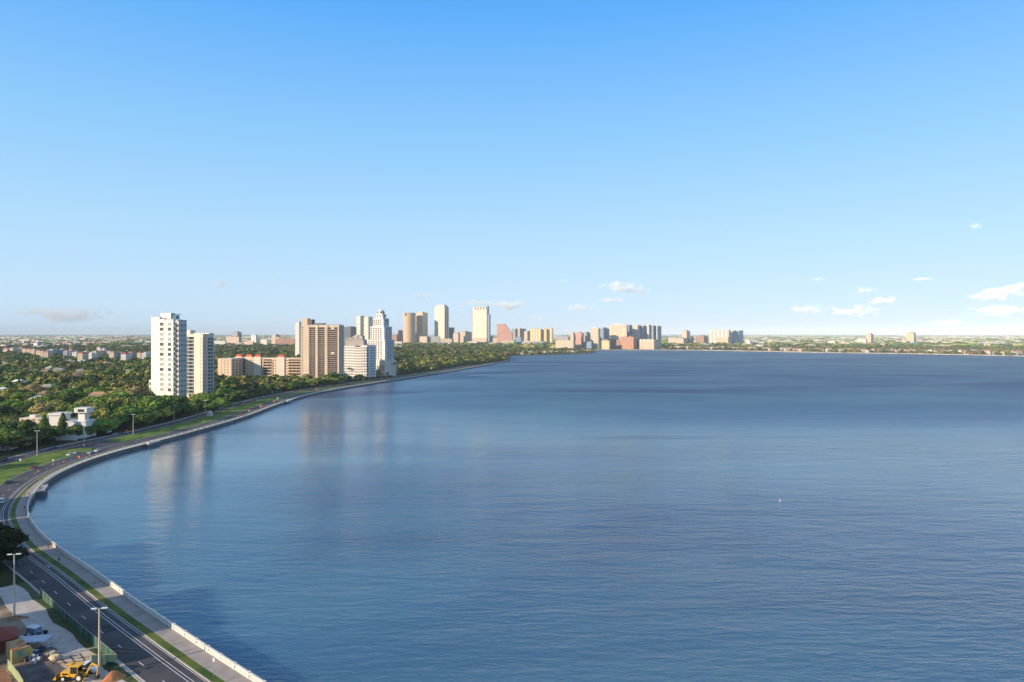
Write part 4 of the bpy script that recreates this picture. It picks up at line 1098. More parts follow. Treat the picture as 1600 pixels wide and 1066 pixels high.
def np_mesh(name, V, Fc, m_):
    me = bpy.data.meshes.new(name); me.from_pydata([tuple(x) for x in V.tolist()], [], Fc); me.materials.append(m_); me.update(); return me
FOL = [foliage('foliage_dark', (0.024,0.052,0.012), (0.12,0.18,0.038), 0.2), foliage('foliage_olive', (0.085,0.105,0.022), (0.40,0.385,0.095), 0.2),
       foliage('foliage_green', (0.052,0.110,0.014), (0.20,0.315,0.055), 0.2), foliage('foliage_yellow', (0.20,0.21,0.032), (0.56,0.52,0.09), 0.2),
       foliage('foliage_brown', (0.15,0.120,0.045), (0.44,0.35,0.14), 0.2)]
FOLN = ['dark green','olive','mid green','yellow-green','brownish']
CROWN = []   # (material index, mesh)
rs = np.random.default_rng(3)
protos = []
for v_ in range(5):
    V, Fc = leaf_cloud(rs, 13+v_*2, 125, 7.6, 12.0, 0.45, big=1.38)
    protos.append((V, Fc))
for mi in range(5): CROWN.append([np_mesh('crown', V, Fc, FOL[mi]) for V, Fc in protos])
TR = []
for v_ in range(3):
    g = MB(); g.tube((0,0,0),(0.2,0.1,4.2),0.45,0.3,8)
    for k in range(6):
        a = k*1.05+v_; g.tube((0.2,0.1,3.2+0.25*k),(math.cos(a)*4.2,math.sin(a)*4.2,7.2+0.3*(k%3)),0.2,0.07,6)
    TR.append(g.mesh('trunk', M_bark))
def tree(x, y, s, mi, hz=1.0, name='broadleaf_tree', rz=None):
    r = empty(name, (x,y,0), random.uniform(0,6.28) if rz is None else rz)
    c = inst('crown', random.choice(CROWN[mi]), r, (0,0,0)); c.scale = (s*1.1,s*1.1,s*hz)
    t = inst('trunk', random.choice(TR), r); t.scale = (s,s,s*hz)
    return r
cn = np.array([(c.x, c.y) for c in COAST])
def dcoast(x, y):
    """signed distance inland from the sea wall"""
    d = (cn[:,0]-x)**2+(cn[:,1]-y)**2; i = int(d.argmin())
    return (x-COAST[i].x)*CN[i].x + (y-COAST[i].y)*CN[i].y, i
landp = np.array([(p.x, p.y) for p in LAND])
def onland(xs, ys):
    inside = np.zeros(len(xs), bool); n = len(landp); j = n-1
    for i in range(n):
        xi, yi = landp[i]; xj, yj = landp[j]
        if yi != yj:
            c = ((yi > ys) != (yj > ys)) & (xs < (xj-xi)*(ys-yi)/(yj-yi)+xi); inside ^= c
        j = i
    return inside
# where the lines of sight to traced facades must stay open: (px0, px1, Ynear, Yfar, lowest visible y)
OPEN = [(234,272,300,702,616),(272,303,300,745,622),(303,335,300,745,614),(338,470,300,1100,585),(468,538,300,1010,574),(537,590,300,1090,584),(588,620,300,1160,575),(100,131,300,475,678),(72,92,300,475,672),(3,30,300,475,652.5),(0,19,300,425,702)]
def hides(x, y, top):
    px = PX(x, y); pyt = HY+(CH-top)/y*F; mrg = 4.0/y*F
    for a, b_, y0, y1, yl in OPEN:
        if a-mrg < px < b_+mrg and y0 < y < y1 and pyt < yl: return True
    return False
cands = []
Yc = 330.0
while Yc < 1900:
    st = 13.2 if Yc < 700 else 14.4
    xm = -0.78*Yc-15
    xs = xm
    while xs < 60:
        x = xs+random.uniform(-4,4); y = Yc+random.uniform(-4,4); xs += st
        cands.append((x, y))
    Yc += st
treespots = []
for x, y in cands:
    d, i = dcoast(x, y)
    if i > NC-8:
        if d < 5: continue
        lim = 12
    lim = westL(min(i, NC-60))+9 if COAST[i].y < 1650 else 14
    if d < lim: continue
    if not clear(x, y, 3): continue
    s = random.uniform(0.58, 1.16)+(random.random() < 0.18)*0.32
    if y < 720 and random.random() < 0.04: continue
    if y >= 720 and random.random() < 0.06: continue
    top = 12*s
    ok = True
    if hides(x, y, top):
        s *= 0.62; top = 12*s
        if hides(x, y, top):
            s = 0.42
            if hides(x, y, 12*s) or random.random() < 0.5: continue
    treespots.append((x, y, s))
treespots.sort(key=lambda t: t[1])
print('tree spots', len(treespots))
def zone(px, y):
    if y < 440: return 'by the road at the left edge'
    if px < 70: return 'in the front woods at the left edge' if y < 560 else 'in the left woods behind the roadside trees'
    if px < 135: return 'around the white modern house' if y < 520 else 'in the woods behind the white modern house'
    if px < 232: return 'between the modern house and white tower' if y < 560 else 'in the woods left of the white tower'
    if px < 338: return 'in front of the white and tan towers'
    if px < 470: return 'in front of the peach apartment block'
    return 'in front of the brown tower'
NT = 292
wts = [3.4,4.6,3.6,0.8,0.9]
for k, (x, y, s) in enumerate(treespots[:NT]):
    mi = random.choices(range(5), wts)[0]
    t = tree(x, y, s, mi, random.uniform(0.85,1.15))
    size = 'big' if s > 0.9 else 'small' if s < 0.7 else 'mid-sized'
    reg(t, PX(x, y), '%s %s|tree|%s' % (size, FOLN[mi], zone(PX(x, y), y)), 'tree')
# dark foreground tree at the left edge
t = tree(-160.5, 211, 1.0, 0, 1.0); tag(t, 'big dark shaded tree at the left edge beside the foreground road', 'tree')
Vb, Fb = leaf_cloud(rs, 60, 95, 8.2, 13.0, 0.36, base=0.16); t.children[0].data = np_mesh('crown', Vb, Fb, foliage('foliage_in_shade', (0.008,0.017,0.006), (0.028,0.045,0.012), 0.4))  # the tree's shade is also put into this near-black foliage colour

# far canopy: one object
def canopy(spots, name, label, templates, mats, sz):
    Vs = []; Fs = []; Ms = []; nb = 0
    for (x, y, s) in spots:
        V, Fc = templates[random.randrange(len(templates))]
        a = random.uniform(0, 6.28); ca, sa = math.cos(a), math.sin(a); hz = random.uniform(0.8,1.2)
        q = np.empty_like(V); q[:,0] = (V[:,0]*ca-V[:,1]*sa)*s*1.15+x; q[:,1] = (V[:,0]*sa+V[:,1]*ca)*s*1.15+y; q[:,2] = V[:,2]*s*hz
        Vs.append(q); Fs.append(Fc+nb); nb += len(V)
        Ms.append(np.full(len(Fc), random.choices(range(len(mats)), sz)[0], dtype=np.int32))
    V = np.concatenate(Vs); Fq = np.concatenate(Fs); Mi = np.concatenate(Ms)
    me = bpy.data.meshes.new(name)
    me.vertices.add(len(V)); me.vertices.foreach_set('co', V.astype(np.float32).ravel())
    me.loops.add(len(Fq)*4); me.loops.foreach_set('vertex_index', Fq.astype(np.int32).ravel())
    me.polygons.add(len(Fq)); me.polygons.foreach_set('loop_start', np.arange(0, len(Fq)*4, 4, dtype=np.int32))
    for m_ in mats: me.materials.append(m_)
    me.polygons.foreach_set('material_index', Mi); me.update(calc_edges=True); me.validate()
    o = link(bpy.data.objects.new(name, me)); tag(o, label, 'trees', kind='stuff'); return o
def leaf_only(rs, n, rad, hgt, leaf):
    d = rs.normal(size=(n,3)); d /= np.linalg.norm(d,axis=1)[:,None]; d[:,2] = np.abs(d[:,2])
    lump = 0.75+0.3*np.sin(d[:,:1]*5+rs.random()*6)*np.cos(d[:,1:2]*5+rs.random()*6)+0.12*rs.random((n,1))
    p = d*lump*np.array([rad,rad,hgt*0.62])+np.array([0,0,hgt*0.33])
    nn = d+rs.normal(size=(n,3))*0.35; nn /= np.linalg.norm(nn,axis=1)[:,None]
    a = np.cross(nn, rs.normal(size=(n,3))); a /= np.linalg.norm(a,axis=1)[:,None]; b_ = np.cross(nn, a); s = leaf*(0.7+0.7*rs.random((n,1)))
    q = np.stack([p-a*s-b_*s, p+a*s-b_*s*0.8, p+a*s+b_*s, p-a*s*0.8+b_*s], axis=1).reshape(-1,3)
    return q, np.arange(n*4).reshape(-1,4)
T1 = [leaf_only(rs, 170, 7.5, 12.0, 1.05) for _ in range(6)]
T2 = [leaf_only(rs, 60, 9, 12.0, 2.2) for _ in range(6)]
rest_spots = treespots[NT:]
# shore strip beyond the point and the mainland canopy
def scatter(p0, p1, Y0, Y1, n, s0, s1):
    u = RNG.random(n); Ys = np.sqrt(Y0*Y0+u*(Y1*Y1-Y0*Y0)); px = p0+RNG.random(n)*(p1-p0); xs = (px-800)/F*Ys
    ok = onland(xs, Ys); out = []
    for x, y, o_ in zip(xs, Ys, ok):
        if not o_: continue
        if y < 4600 and not clear(x, y, 1): continue
        out.append((x, y, RNG.uniform(s0, s1)))
    return out
mid = scatter(-40,810,1850,4400,15000,0.9,1.35) + scatter(780,1000,2150,3000,800,0.55,0.95) + scatter(1034,1660,2150,4700,9500,0.6,1.15)
bald = scatter(-40,1660,3400,8500,10000,0.9,1.6)
mats = [FOL[0], FOL[1], FOL[2], FOL[3], FOL[4]]
canopy(rest_spots, 'wood', 'green canopy behind the front woods reaching to the downtown towers', T1, mats, wts)
canopy(mid, 'far_wood', 'dark green canopy around downtown and along the far shore', T2, mats, [4,4,3,0.3,0.8])
T3 = [(V*np.array([1.8,1.2,1.0]), f) for V, f in [leaf_only(rs, 26, 12, 11.0, 4.0) for _ in range(5)]]
canopy(bald, 'distant_wood', 'hazy green canopy of the plain beyond the city', T3, mats, [4,4,3,0.2,0.8])
verydist = scatter(-40,1660,8500,38000,9000,1.6,2.6)
T4 = [(V*np.array([5.0,2.0,0.62]), f) for V, f in [leaf_only(rs, 18, 16, 11.0, 5.0) for _ in range(5)]]
canopy(verydist, 'horizon_wood', 'blue-green line of woods along the horizon', T4, mats, [4,4,3,0.2,0.6])

# palms
def palm_mesh(nf=18, ln=2.6, seed=1):
    rs_ = random.Random(seed); g = MB()
    for k in range(nf):
        a = 2*math.pi*k/nf+rs_.uniform(-.15,.15); up = rs_.uniform(-0.5,1.1); prev = None
        for j in range(5):
            t = j/4; rr = ln*t; z = up*ln*0.45*math.sin(t*1.7) - ln*0.55*t*t
            wd = 0.55*math.sin(math.pi*(0.15+0.8*t))
            c = (math.cos(a)*rr, math.sin(a)*rr, z); n = (-math.sin(a)*wd, math.cos(a)*wd, -0.25*wd)
            cur = ((c[0]+n[0],c[1]+n[1],c[2]+n[2]), c, (c[0]-n[0],c[1]-n[1],c[2]+n[2]))
            if prev: g.quad(prev[0],cur[0],cur[1],prev[1]); g.quad(prev[1],cur[1],cur[2],prev[2])
            prev = cur
    return g
M_palm = foliage('palm_fronds', (0.05,0.08,0.02), (0.13,0.14,0.045), 0.8)
M_palmb = foliage('palm_fronds_brown', (0.12,0.085,0.03), (0.26,0.18,0.07), 0.8)
def palm(x, y, h_, label, brown=False, sc=1.0, group='palms along the boulevard'):
    r = empty('palm_tree', (x,y,0), random.uniform(0,6), label, 'palm tree', group)
    g = MB(); g.tube((0,0,0),(0.1,0,h_*0.5),0.28,0.2,8); g.tube((0.1,0,h_*0.5),(0.25,0.1,h_),0.2,0.17,8); g.build('trunk', mat('palm_trunk',(0.28,0.21,0.15),var=0.25,scale=2), r)
    c = palm_mesh(20, 2.7*sc, random.randrange(99)).build('crown', M_palmb if brown else M_palm, r); c.location = (0.25,0.1,h_)
    if brown:
        q = palm_mesh(14, 1.9*sc, 5); q.v = [(v[0]*0.6,v[1]*0.6,v[2]-1.2) for v in q.v]; d = q.build('dead_fronds', M_palmb, r); d.location = (0.25,0.1,h_)
def palm_px(px, pyb, pyt, label, brown=False, sc=1.0, **k):
    x, y = G(px, pyb); palm(x, y, max(4, CH-(pyt-HY)/F*y-1), label, brown, sc, **k)
palm_px(253,655,632,'palm with yellowing fronds on the median left of the lamp before the white tower',True,1.5)
palm_px(308.5,655,629,'tall palm on the median beside the white arched shelter',False,1.5)
palm_px(393,625,603,'stout palm with a brown skirt on the grass before the peach block',True,1.9)
palm_px(438,612,597,'brown-skirted palm by the road near the peach block right end',True,1.7)
for k, (px, b0, t0) in enumerate([(617,588,566),(621,587,563),(625,588,565),(629,586,568)]):
    palm_px(px, b0, t0, ['leftmost','second','third','rightmost'][k]+' palm of the cluster right of the stepped white tower', k%2==0, 2.0, group='palms beside the stepped tower')
for k, (px, b0, t0) in enumerate([(545,592,574),(556,591,575),(566,590,573),(575,590,576),(584,589,571)]):
    palm_px(px, b0, t0, ['leftmost','second','third','fourth','rightmost'][k]+' palm of the row before the white mid-rise block', False, 1.9, group='palms before the mid-rise block')
for k, px in enumerate((20, 48, 92, 128, 146, 176, 205, 222)):
    Y = [760,640,700,560,820,610,700,640][k]; palm((px-800)/F*Y, Y, 15+k%3, ORD[k]+' of the palms rising above the left woods', False, 1.5, group='palms above the left woods')
# columnar trees in front of the modern house
def column_tree(x, y, h_, r_, label):
    t = empty('cypress_tree', (x,y,0), 0, label, 'tree', 'columnar trees before the modern house')
    rs_ = np.random.default_rng(int(abs(x*7))); n = 1400
    z = rs_.random(n)*h_; prof = np.sin(np.clip(z/h_,0,1)**0.75*math.pi*0.97)*0.85+0.12
    a = rs_.random(n)*6.283; rr = r_*prof*(0.6+0.5*rs_.random(n))
    p = np.stack([np.cos(a)*rr, np.sin(a)*rr, z+0.6], 1); d = np.stack([np.cos(a), np.sin(a), 0.5+0*a],1)+rs_.normal(size=(n,3))*0.4; d /= np.linalg.norm(d,axis=1)[:,None]
    u = np.cross(d, rs_.normal(size=(n,3))); u /= np.linalg.norm(u,axis=1)[:,None]; v = np.cross(d,u); s = 0.32
    q = np.stack([p-u*s-v*s,p+u*s-v*s,p+u*s+v*s,p-u*s+v*s],1).reshape(-1,3)
    link(bpy.data.objects.new('crown', np_mesh('crown', q, [tuple(range(4*i,4*i+4)) for i in range(n)], FOL[0])), t)
    g = MB(); g.tube((0,0,0),(0,0,h_*0.8),0.3,0.1); g.build('trunk', M_bark, t)
for px, b0, t0, w_, lb in ((69,688,650,9,'left dark columnar tree before the white modern house'),(98,684,647,8,'right dark columnar tree before the white modern house')):
    x, y = G(px, b0); column_tree(x, y, CH-(t0-HY)/F*y, w_/F*y*0.9, lb)
# hand-placed roadside trees on the landward pavement and median
def ptree(px, pyb, s, mi, label, hz=1.0):
    x, y = G(px, pyb); t = tree(x, y, s, mi, hz); tag(t, label, 'tree')
ptree(82,690,0.8,0,'small dark tree between the columnar trees of the modern house')
ptree(120,685,0.72,0,'small dark tree before the right terraces of the modern house')
ptree(62,694,0.85,0,'dark tree left of the left columnar tree by the modern house')
ptree(35,700,1.4,0,'wide dark roadside tree above the parked cars near left edge',1.0)
ptree(12,706,1.15,0,'low dark tree at the left edge beside the landside road')
ptree(160,676,1.2,1,'large olive tree right of the white modern house',1.1)
ptree(143,682,0.6,0,'small dark bush tree right of the modern house terraces')
ptree(190,668,0.95,0,'dark spreading tree behind the lamp right of the modern house',1.0)
ptree(222,668,0.95,0,'dark tree at the lane edge below the white tower',0.95)
ptree(240,662,0.85,1,'olive tree at the foot of the white tower')
ptree(285,650,0.9,0,'dark tree in front of the tan tower foot')
ptree(332,647,0.8,0,'dark rounded tree right of the white arched shelter')
ptree(347,641,0.9,2,'green tree behind the lamp before the peach block')
ptree(375,632,1.15,0,'broad dark tree on the median below the peach block')
for k, (px, pb) in enumerate([(455,611),(466,609),(477,607),(488,605),(500,604),(512,603),(522,602),(532,600)]):
    ptree(px, pb, 0.85, [2,0,2,1,0,2,1,2][k], ORD[k]+' tree of the row along the road before the brown tower')
for k, px in enumerate(range(546, 612, 9)):
    ptree(px, 597-(k*0.9), 0.45, 0, ORD[k]+' small bush tree of the row below the mid-rise block', 0.8)

# ------------------------------------------------------------------ street lamps
def lamp(px, pyb, h_, label, rz=None, two=True):
    x, y = G(px, pyb); d, i = dcoast(x, y); t = CN[i]; rz = math.atan2(t.y, t.x) if rz is None else rz
    r = empty('street_lamp', (x,y,0), rz, label, 'street lamp', 'double street lamps on the median')
    g = MB(); g.tube((0,0,0),(0,0,h_),0.26,0.15,10); g.cyl(0,0,0,0.5,0.42,0.42,10); g.build('pole', M_pole, r)
    g = MB(); g.tube((-0.8,0,h_-0.1),(0.8,0,h_-0.1),0.08,0.08,8); arm = g.build('arm', M_metal, r)
    for s_ in (-1,1):
        g = MB(); g.prism([(s_*0.45,-0.2),(s_*1.55,-0.2),(s_*1.55,0.2),(s_*0.45,0.2)] if s_ > 0 else [(-1.55,-0.2),(-0.45,-0.2),(-0.45,0.2),(-1.55,0.2)],h_-0.1,h_+0.1); g.build('luminaire', M_lampw, arm)
lamp(22,963,15.8,'tall double street lamp above the dirt yard at the left edge', R(12))
lamp(155,1057,14.3,'tall double street lamp rising beside the yellow loader', R(12))
LP = [(57.8,712.5,14.8,'double street lamp on the grass median nearest the left edge'),(131,691.5,13.5,'double street lamp before the white modern house'),(208,679.5,14.5,'double street lamp on the median nose below the olive trees'),
 (271.8,658.8,13.4,'double street lamp on the median before the white tower'),(320.5,651,14,'double street lamp right beside the tall median palm'),(353,640.5,14.5,'double street lamp left of the broad dark median tree'),
 (417,613.5,16,'double street lamp before the middle of the peach block'),(443.6,606,13,'double street lamp before the right end of the peach block'),(477.8,604,15,'double street lamp before the brown tower'),
 (580,590,15,'double street lamp before the stepped white tower'),(659,580,15,'double street lamp along the far curve of the boulevard'),(706,574.5,15,'farthest double street lamp near the point')]
for px, pb, h_, lb in LP: lamp(px, pb, h_, lb)

# ------------------------------------------------------------------ cars
def car_meshes(col, van=False):
    key = (col, van)
    if key in CARC: return CARC[key]
    pm_ = mat('car_paint_%s' % '_'.join(str(int(c*100)) for c in col), col, rough=0.25, var=0.02, spec=0.6)
    L_ = 4.7
    if not van: prof = [(-2.35,0.35),(-2.3,0.85),(-1.7,1.0),(-1.15,1.05),(1.0,1.02),(2.1,0.85),(2.35,0.65),(2.35,0.35)]; cab = [(-1.75,1.0),(-1.15,1.42),(0.35,1.45),(1.1,1.02)]
    else: prof = [(-2.5,0.4),(-2.5,1.35),(1.4,1.3),(2.3,1.05),(2.5,0.8),(2.5,0.4)]; cab = [(-2.5,1.35),(-2.4,1.95),(0.9,1.95),(1.6,1.25)]
    b_ = MB(); b_.xprism(prof, -0.92, 0.92)
    rf = MB(); top = [cab[1],cab[2]]; rf.box(top[0][0]+0.02,-0.72,top[0][1]-0.02,top[1][0]-0.02,0.72,top[0][1]+0.05)
    b_.add(rf.v, rf.f)
    gl = MB(); n = 4
    vs = [(p[0],-0.86 if k in (0,3) else -0.72,p[1]) for k, p in enumerate(cab)]+[(p[0],0.86 if k in (0,3) else 0.72,p[1]) for k, p in enumerate(cab)]
    gl.add(vs, [(0,1,2,3),(7,6,5,4),(0,4,5,1),(1,5,6,2),(2,6,7,3)])
    wh = MB(); wh.tube((0,-0.11,0),(0,0.11,0),0.34,0.34,14); wh2 = MB(); wh2.tube((0,-0.13,0),(0,0.13,0),0.2,0.2,10)
    CARC[key] = (b_.mesh('body', pm_), gl.mesh('glasshouse', M_glassd), wh.mesh('wheel', M_black), wh2.mesh('rim', M_metal)); return CARC[key]
CARC = {}
def car(x, y, rz, col, label, van=False, group='cars on the boulevard', z=0.03):
    bm1, gl, wh, rim = car_meshes(col, van)
    r = empty('van' if van else 'car', (x,y,z), rz, label, 'van' if van else 'car', group)
    inst('body', bm1, r); inst('glasshouse', gl, r)
    for sx_ in (-1.45,1.45):
        for sy in (-0.83,0.83): inst('rim', rim, inst('wheel', wh, r, (sx_,sy,0.34)))
def car_px(px, py, col, label, van=False, flip=False, **k):
    x, y = G(px, py); d, i = dcoast(x, y); t = Vector((CN[i].y, -CN[i].x)); car(x, y, math.atan2(t.y, t.x)+(math.pi if flip else 0), col, label, van, **k)
WH=(0.75,0.75,0.75); SV=(0.45,0.46,0.48); BK=(0.03,0.03,0.035); RD=(0.30,0.03,0.03); BL=(0.06,0.10,0.2)
car_px(109.5,711.5,WH,'white car leading the pair on the bayside road'); car_px(119.5,709,SV,'silver car following close behind the white leading car')
car_px(142,708.5,SV,'silver car, left one of the second pair on the bayside road'); car_px(152.5,705.5,WH,'white car, right one of the second pair on the bayside road')
car_px(52.5,732,RD,'dark red car on the bayside road bend'); car_px(13,755,BK,'black car with pale roof rack on the bend at left edge')
car_px(3,786,WH,'white van at the left edge just past the bend',True)
car_px(6,719.5,BK,'black car on the landside road at the left edge'); car_px(60,703.5,BK,'black car waiting by the median lamp',flip=True); car_px(83,701.5,BL,'dark blue car behind the black one by the lamp',flip=True)
car_px(169,676.5,WH,'white van parked right of the modern house',True); car_px(180,680,SV,'silver car on the landside road right of the white van'); car_px(188,678.2,BL,'dark blue car passing the red warning sign')
car_px(379,648.5,RD,'red car on the bayside road below the peach block'); car_px(403,636,BL,'blue car beyond the red car on the bayside road'); car_px(415,631.5,BK,'dark car below the peach block right half')
car_px(426,613.5,WH,'white car, left of the group by the peach block'); car_px(432,612,SV,'silver car in the group by the peach block'); car_px(453,608,WH,'white car beyond the peach block'); car_px(455,617,SV,'silver car on the bayside road below the brown tower left edge')
car_px(543,601.5,BK,'dark car on the road below the mid-rise block'); car_px(500,607.5,WH,'white car on the road before the brown tower')
for k in range(12):
    car_px(630+k*5.2, 583.2-k*0.62, [WH,SV,BK,WH,BL,SV,WH,RD,SV,BK,WH,SV][k], ORD[k]+' parked car of the far row right of the palms', group='parked cars right of the palms')
for k in range(7):
    car_px(572+k*5.5, 591.5-k*0.6, [WH,WH,SV,BK,WH,SV,WH][k], ORD[k]+' parked car of the row below the stepped tower', group='parked cars below the stepped tower')

# ------------------------------------------------------------------ road works furniture
M_or = mat('orange_plastic', (0.75,0.16,0.03), rough=0.5, var=0.08); M_sg = mat('orange_sign', (0.80,0.17,0.03), rough=0.5, var=0.05)
def barrel(px, py, label):
    x, y = G(px, py); r = empty('traffic_barrel', (x,y,0.03), 0, label, 'traffic barrel', 'orange barrels along the road works')
    g = MB()
    for k, (z0,z1) in enumerate(((0.1,0.35),(0.35,0.5),(0.5,0.7),(0.7,0.85),(0.85,1.05))): g.cyl(0,0,z0,z1,0.33-0.04*k,0.31-0.04*k,12,k%2)
    g.build('drum', [M_or, M_paint], r); g = MB(); g.cyl(0,0,0,0.1,0.42,0.42,12); g.build('base', M_black, r)
def warn_sign(px, py, label, s=1.0, col=None):
    x, y = G(px, py); r = empty('warning_sign', (x,y,0.05), 0, label, 'warning sign', 'orange diamond signs along the road works')
    g = MB(); h_ = 1.6*s; w_ = 0.72*s
    g.add([(0,-0.04,h_-w_),(w_,-0.04,h_),(0,-0.04,h_+w_),(-w_,-0.04,h_),(0,0.02,h_-w_),(w_,0.02,h_),(0,0.02,h_+w_),(-w_,0.02,h_)],[(0,1,2,3),(7,6,5,4),(0,4,5,1),(1,5,6,2),(2,6,7,3),(3,7,4,0)]); g.build('sign_face', col or M_sg, r)
    g = MB(); g.tube((0,0.05,0),(0,0.05,h_),0.05); g.tube((-0.6,0.3,0),(0,0.05,1.0),0.04); g.tube((0.6,0.3,0),(0,0.05,1.0),0.04); g.build('stand', M_metal, r)
warn_sign(198.5,679,'large red-orange diamond sign on the median nose beside the lamp',1.6); warn_sign(113,700,'red-orange diamond sign at the tip of the first median',1.2)
warn_sign(354,647.5,'wide orange sign on the grass left of the broad median tree',1.5); warn_sign(398,630,'orange sign on the grass right of the broad median tree',1.5)
warn_sign(433,620.5,'orange sign on the grass below the lamp at the peach block end',1.5); warn_sign(407,639,'red-orange sign between bayside road and promenade',1.5); warn_sign(428,630.5,'orange sign beyond the small white post on the bayside kerb',1.3)
warn_sign(389,645,'orange sign just right of the red car',1.3); warn_sign(123,718.5,'low red-orange sign on the verge beside the promenade',1.0); warn_sign(494,611,'orange sign beside promenade below the brown tower',1.6)
for k, (px, py) in enumerate([(83,727),(122,698),(100,723),(60,738),(140,712),(300,664),(318,659),(340,651),(362,645.5),(396,634.5),(440,620),(470,611.5)]): barrel(px, py, ORD[k]+' of the orange and white barrels along the boulevard')
# small white signs and posts
def small_sign(px, py, h_, w_, label, mt=None):
    w_ *= 0.62; h_ *= 0.85
    x, y = G(px, py); r = empty('sign_post', (x,y,0.15), 0, label, 'sign', 'small signs along the boulevard')
    g = MB(); g.tube((0,0,0),(0,0,h_),0.05,0.05,6); g.build('post', M_metal, r); g = MB(); g.box(-w_/2,-0.06,h_-w_*1.1,w_/2,-0.02,h_); g.build('sign_face', mt or M_paint, r)
small_sign(31.5,723,2.2,1.4,'small white sign on the grass of the first median'); small_sign(83,725,2.6,1.2,'small white sign on the verge in the bend',None)
small_sign(365,639,3.2,1.4,'small white sign on the grass before the peach block'); small_sign(391,639,3.2,1.2,'white sign beside the bayside road right of the red car'); small_sign(411,623,3.0,1.6,'white sign on the lawn before the lamp')
small_sign(433.5,628,5.0,1.8,'white post sign beside the promenade before the peach block end'); small_sign(446,606,5,2.0,'white sign before the peach block right end'); small_sign(253,653.5,3.0,2.8,'white square sign at the foot of the yellowing palm'); small_sign(131,700,2.4,1.0,'orange board at the median gap',M_sg)
# white arched shelter
x, y = G(327,650.5); r = empty('arched_shelter', (x,y,0.17), 0, 'small white arched shelter on the median beside the palms', 'shelter')
n = 12; pr = [(-2.1*math.cos(math.pi*i/n), 4.2*math.sin(math.pi*i/n)) for i in range(n+1)]
g = MB(); g.xprism(pr, 0, 2.2); g.build('canopy', M_white, r); g = MB(); pr2 = [(-1.0*math.cos(math.pi*i/n), 2.8*math.sin(math.pi*i/n)) for i in range(n+1)]; g.xprism(pr2, -0.05, -0.003); g.build('opening', mat('shelter_opening',(0.5,0.55,0.5)), r)

# no-parking style post sign in the foreground
x, y = G(334,1059); r = empty('sign_post', (x,y,0.26), R(-20), 'small white sign on a post on the verge at the bottom of the photo', 'sign', 'small signs along the boulevard')
g = MB(); g.tube((0,0,0),(0,0,4.4),0.05,0.05,8); g.build('post', M_metal, r); g = MB(); g.box(-0.24,-0.07,3.1,0.24,-0.04,3.8); g.build('sign_face', M_paint, r); g = MB(); g.box(-0.2,-0.07,3.9,0.2,-0.04,4.3); g.build('upper_plate', mat('red_plate',(0.4,0.25,0.25)), r)

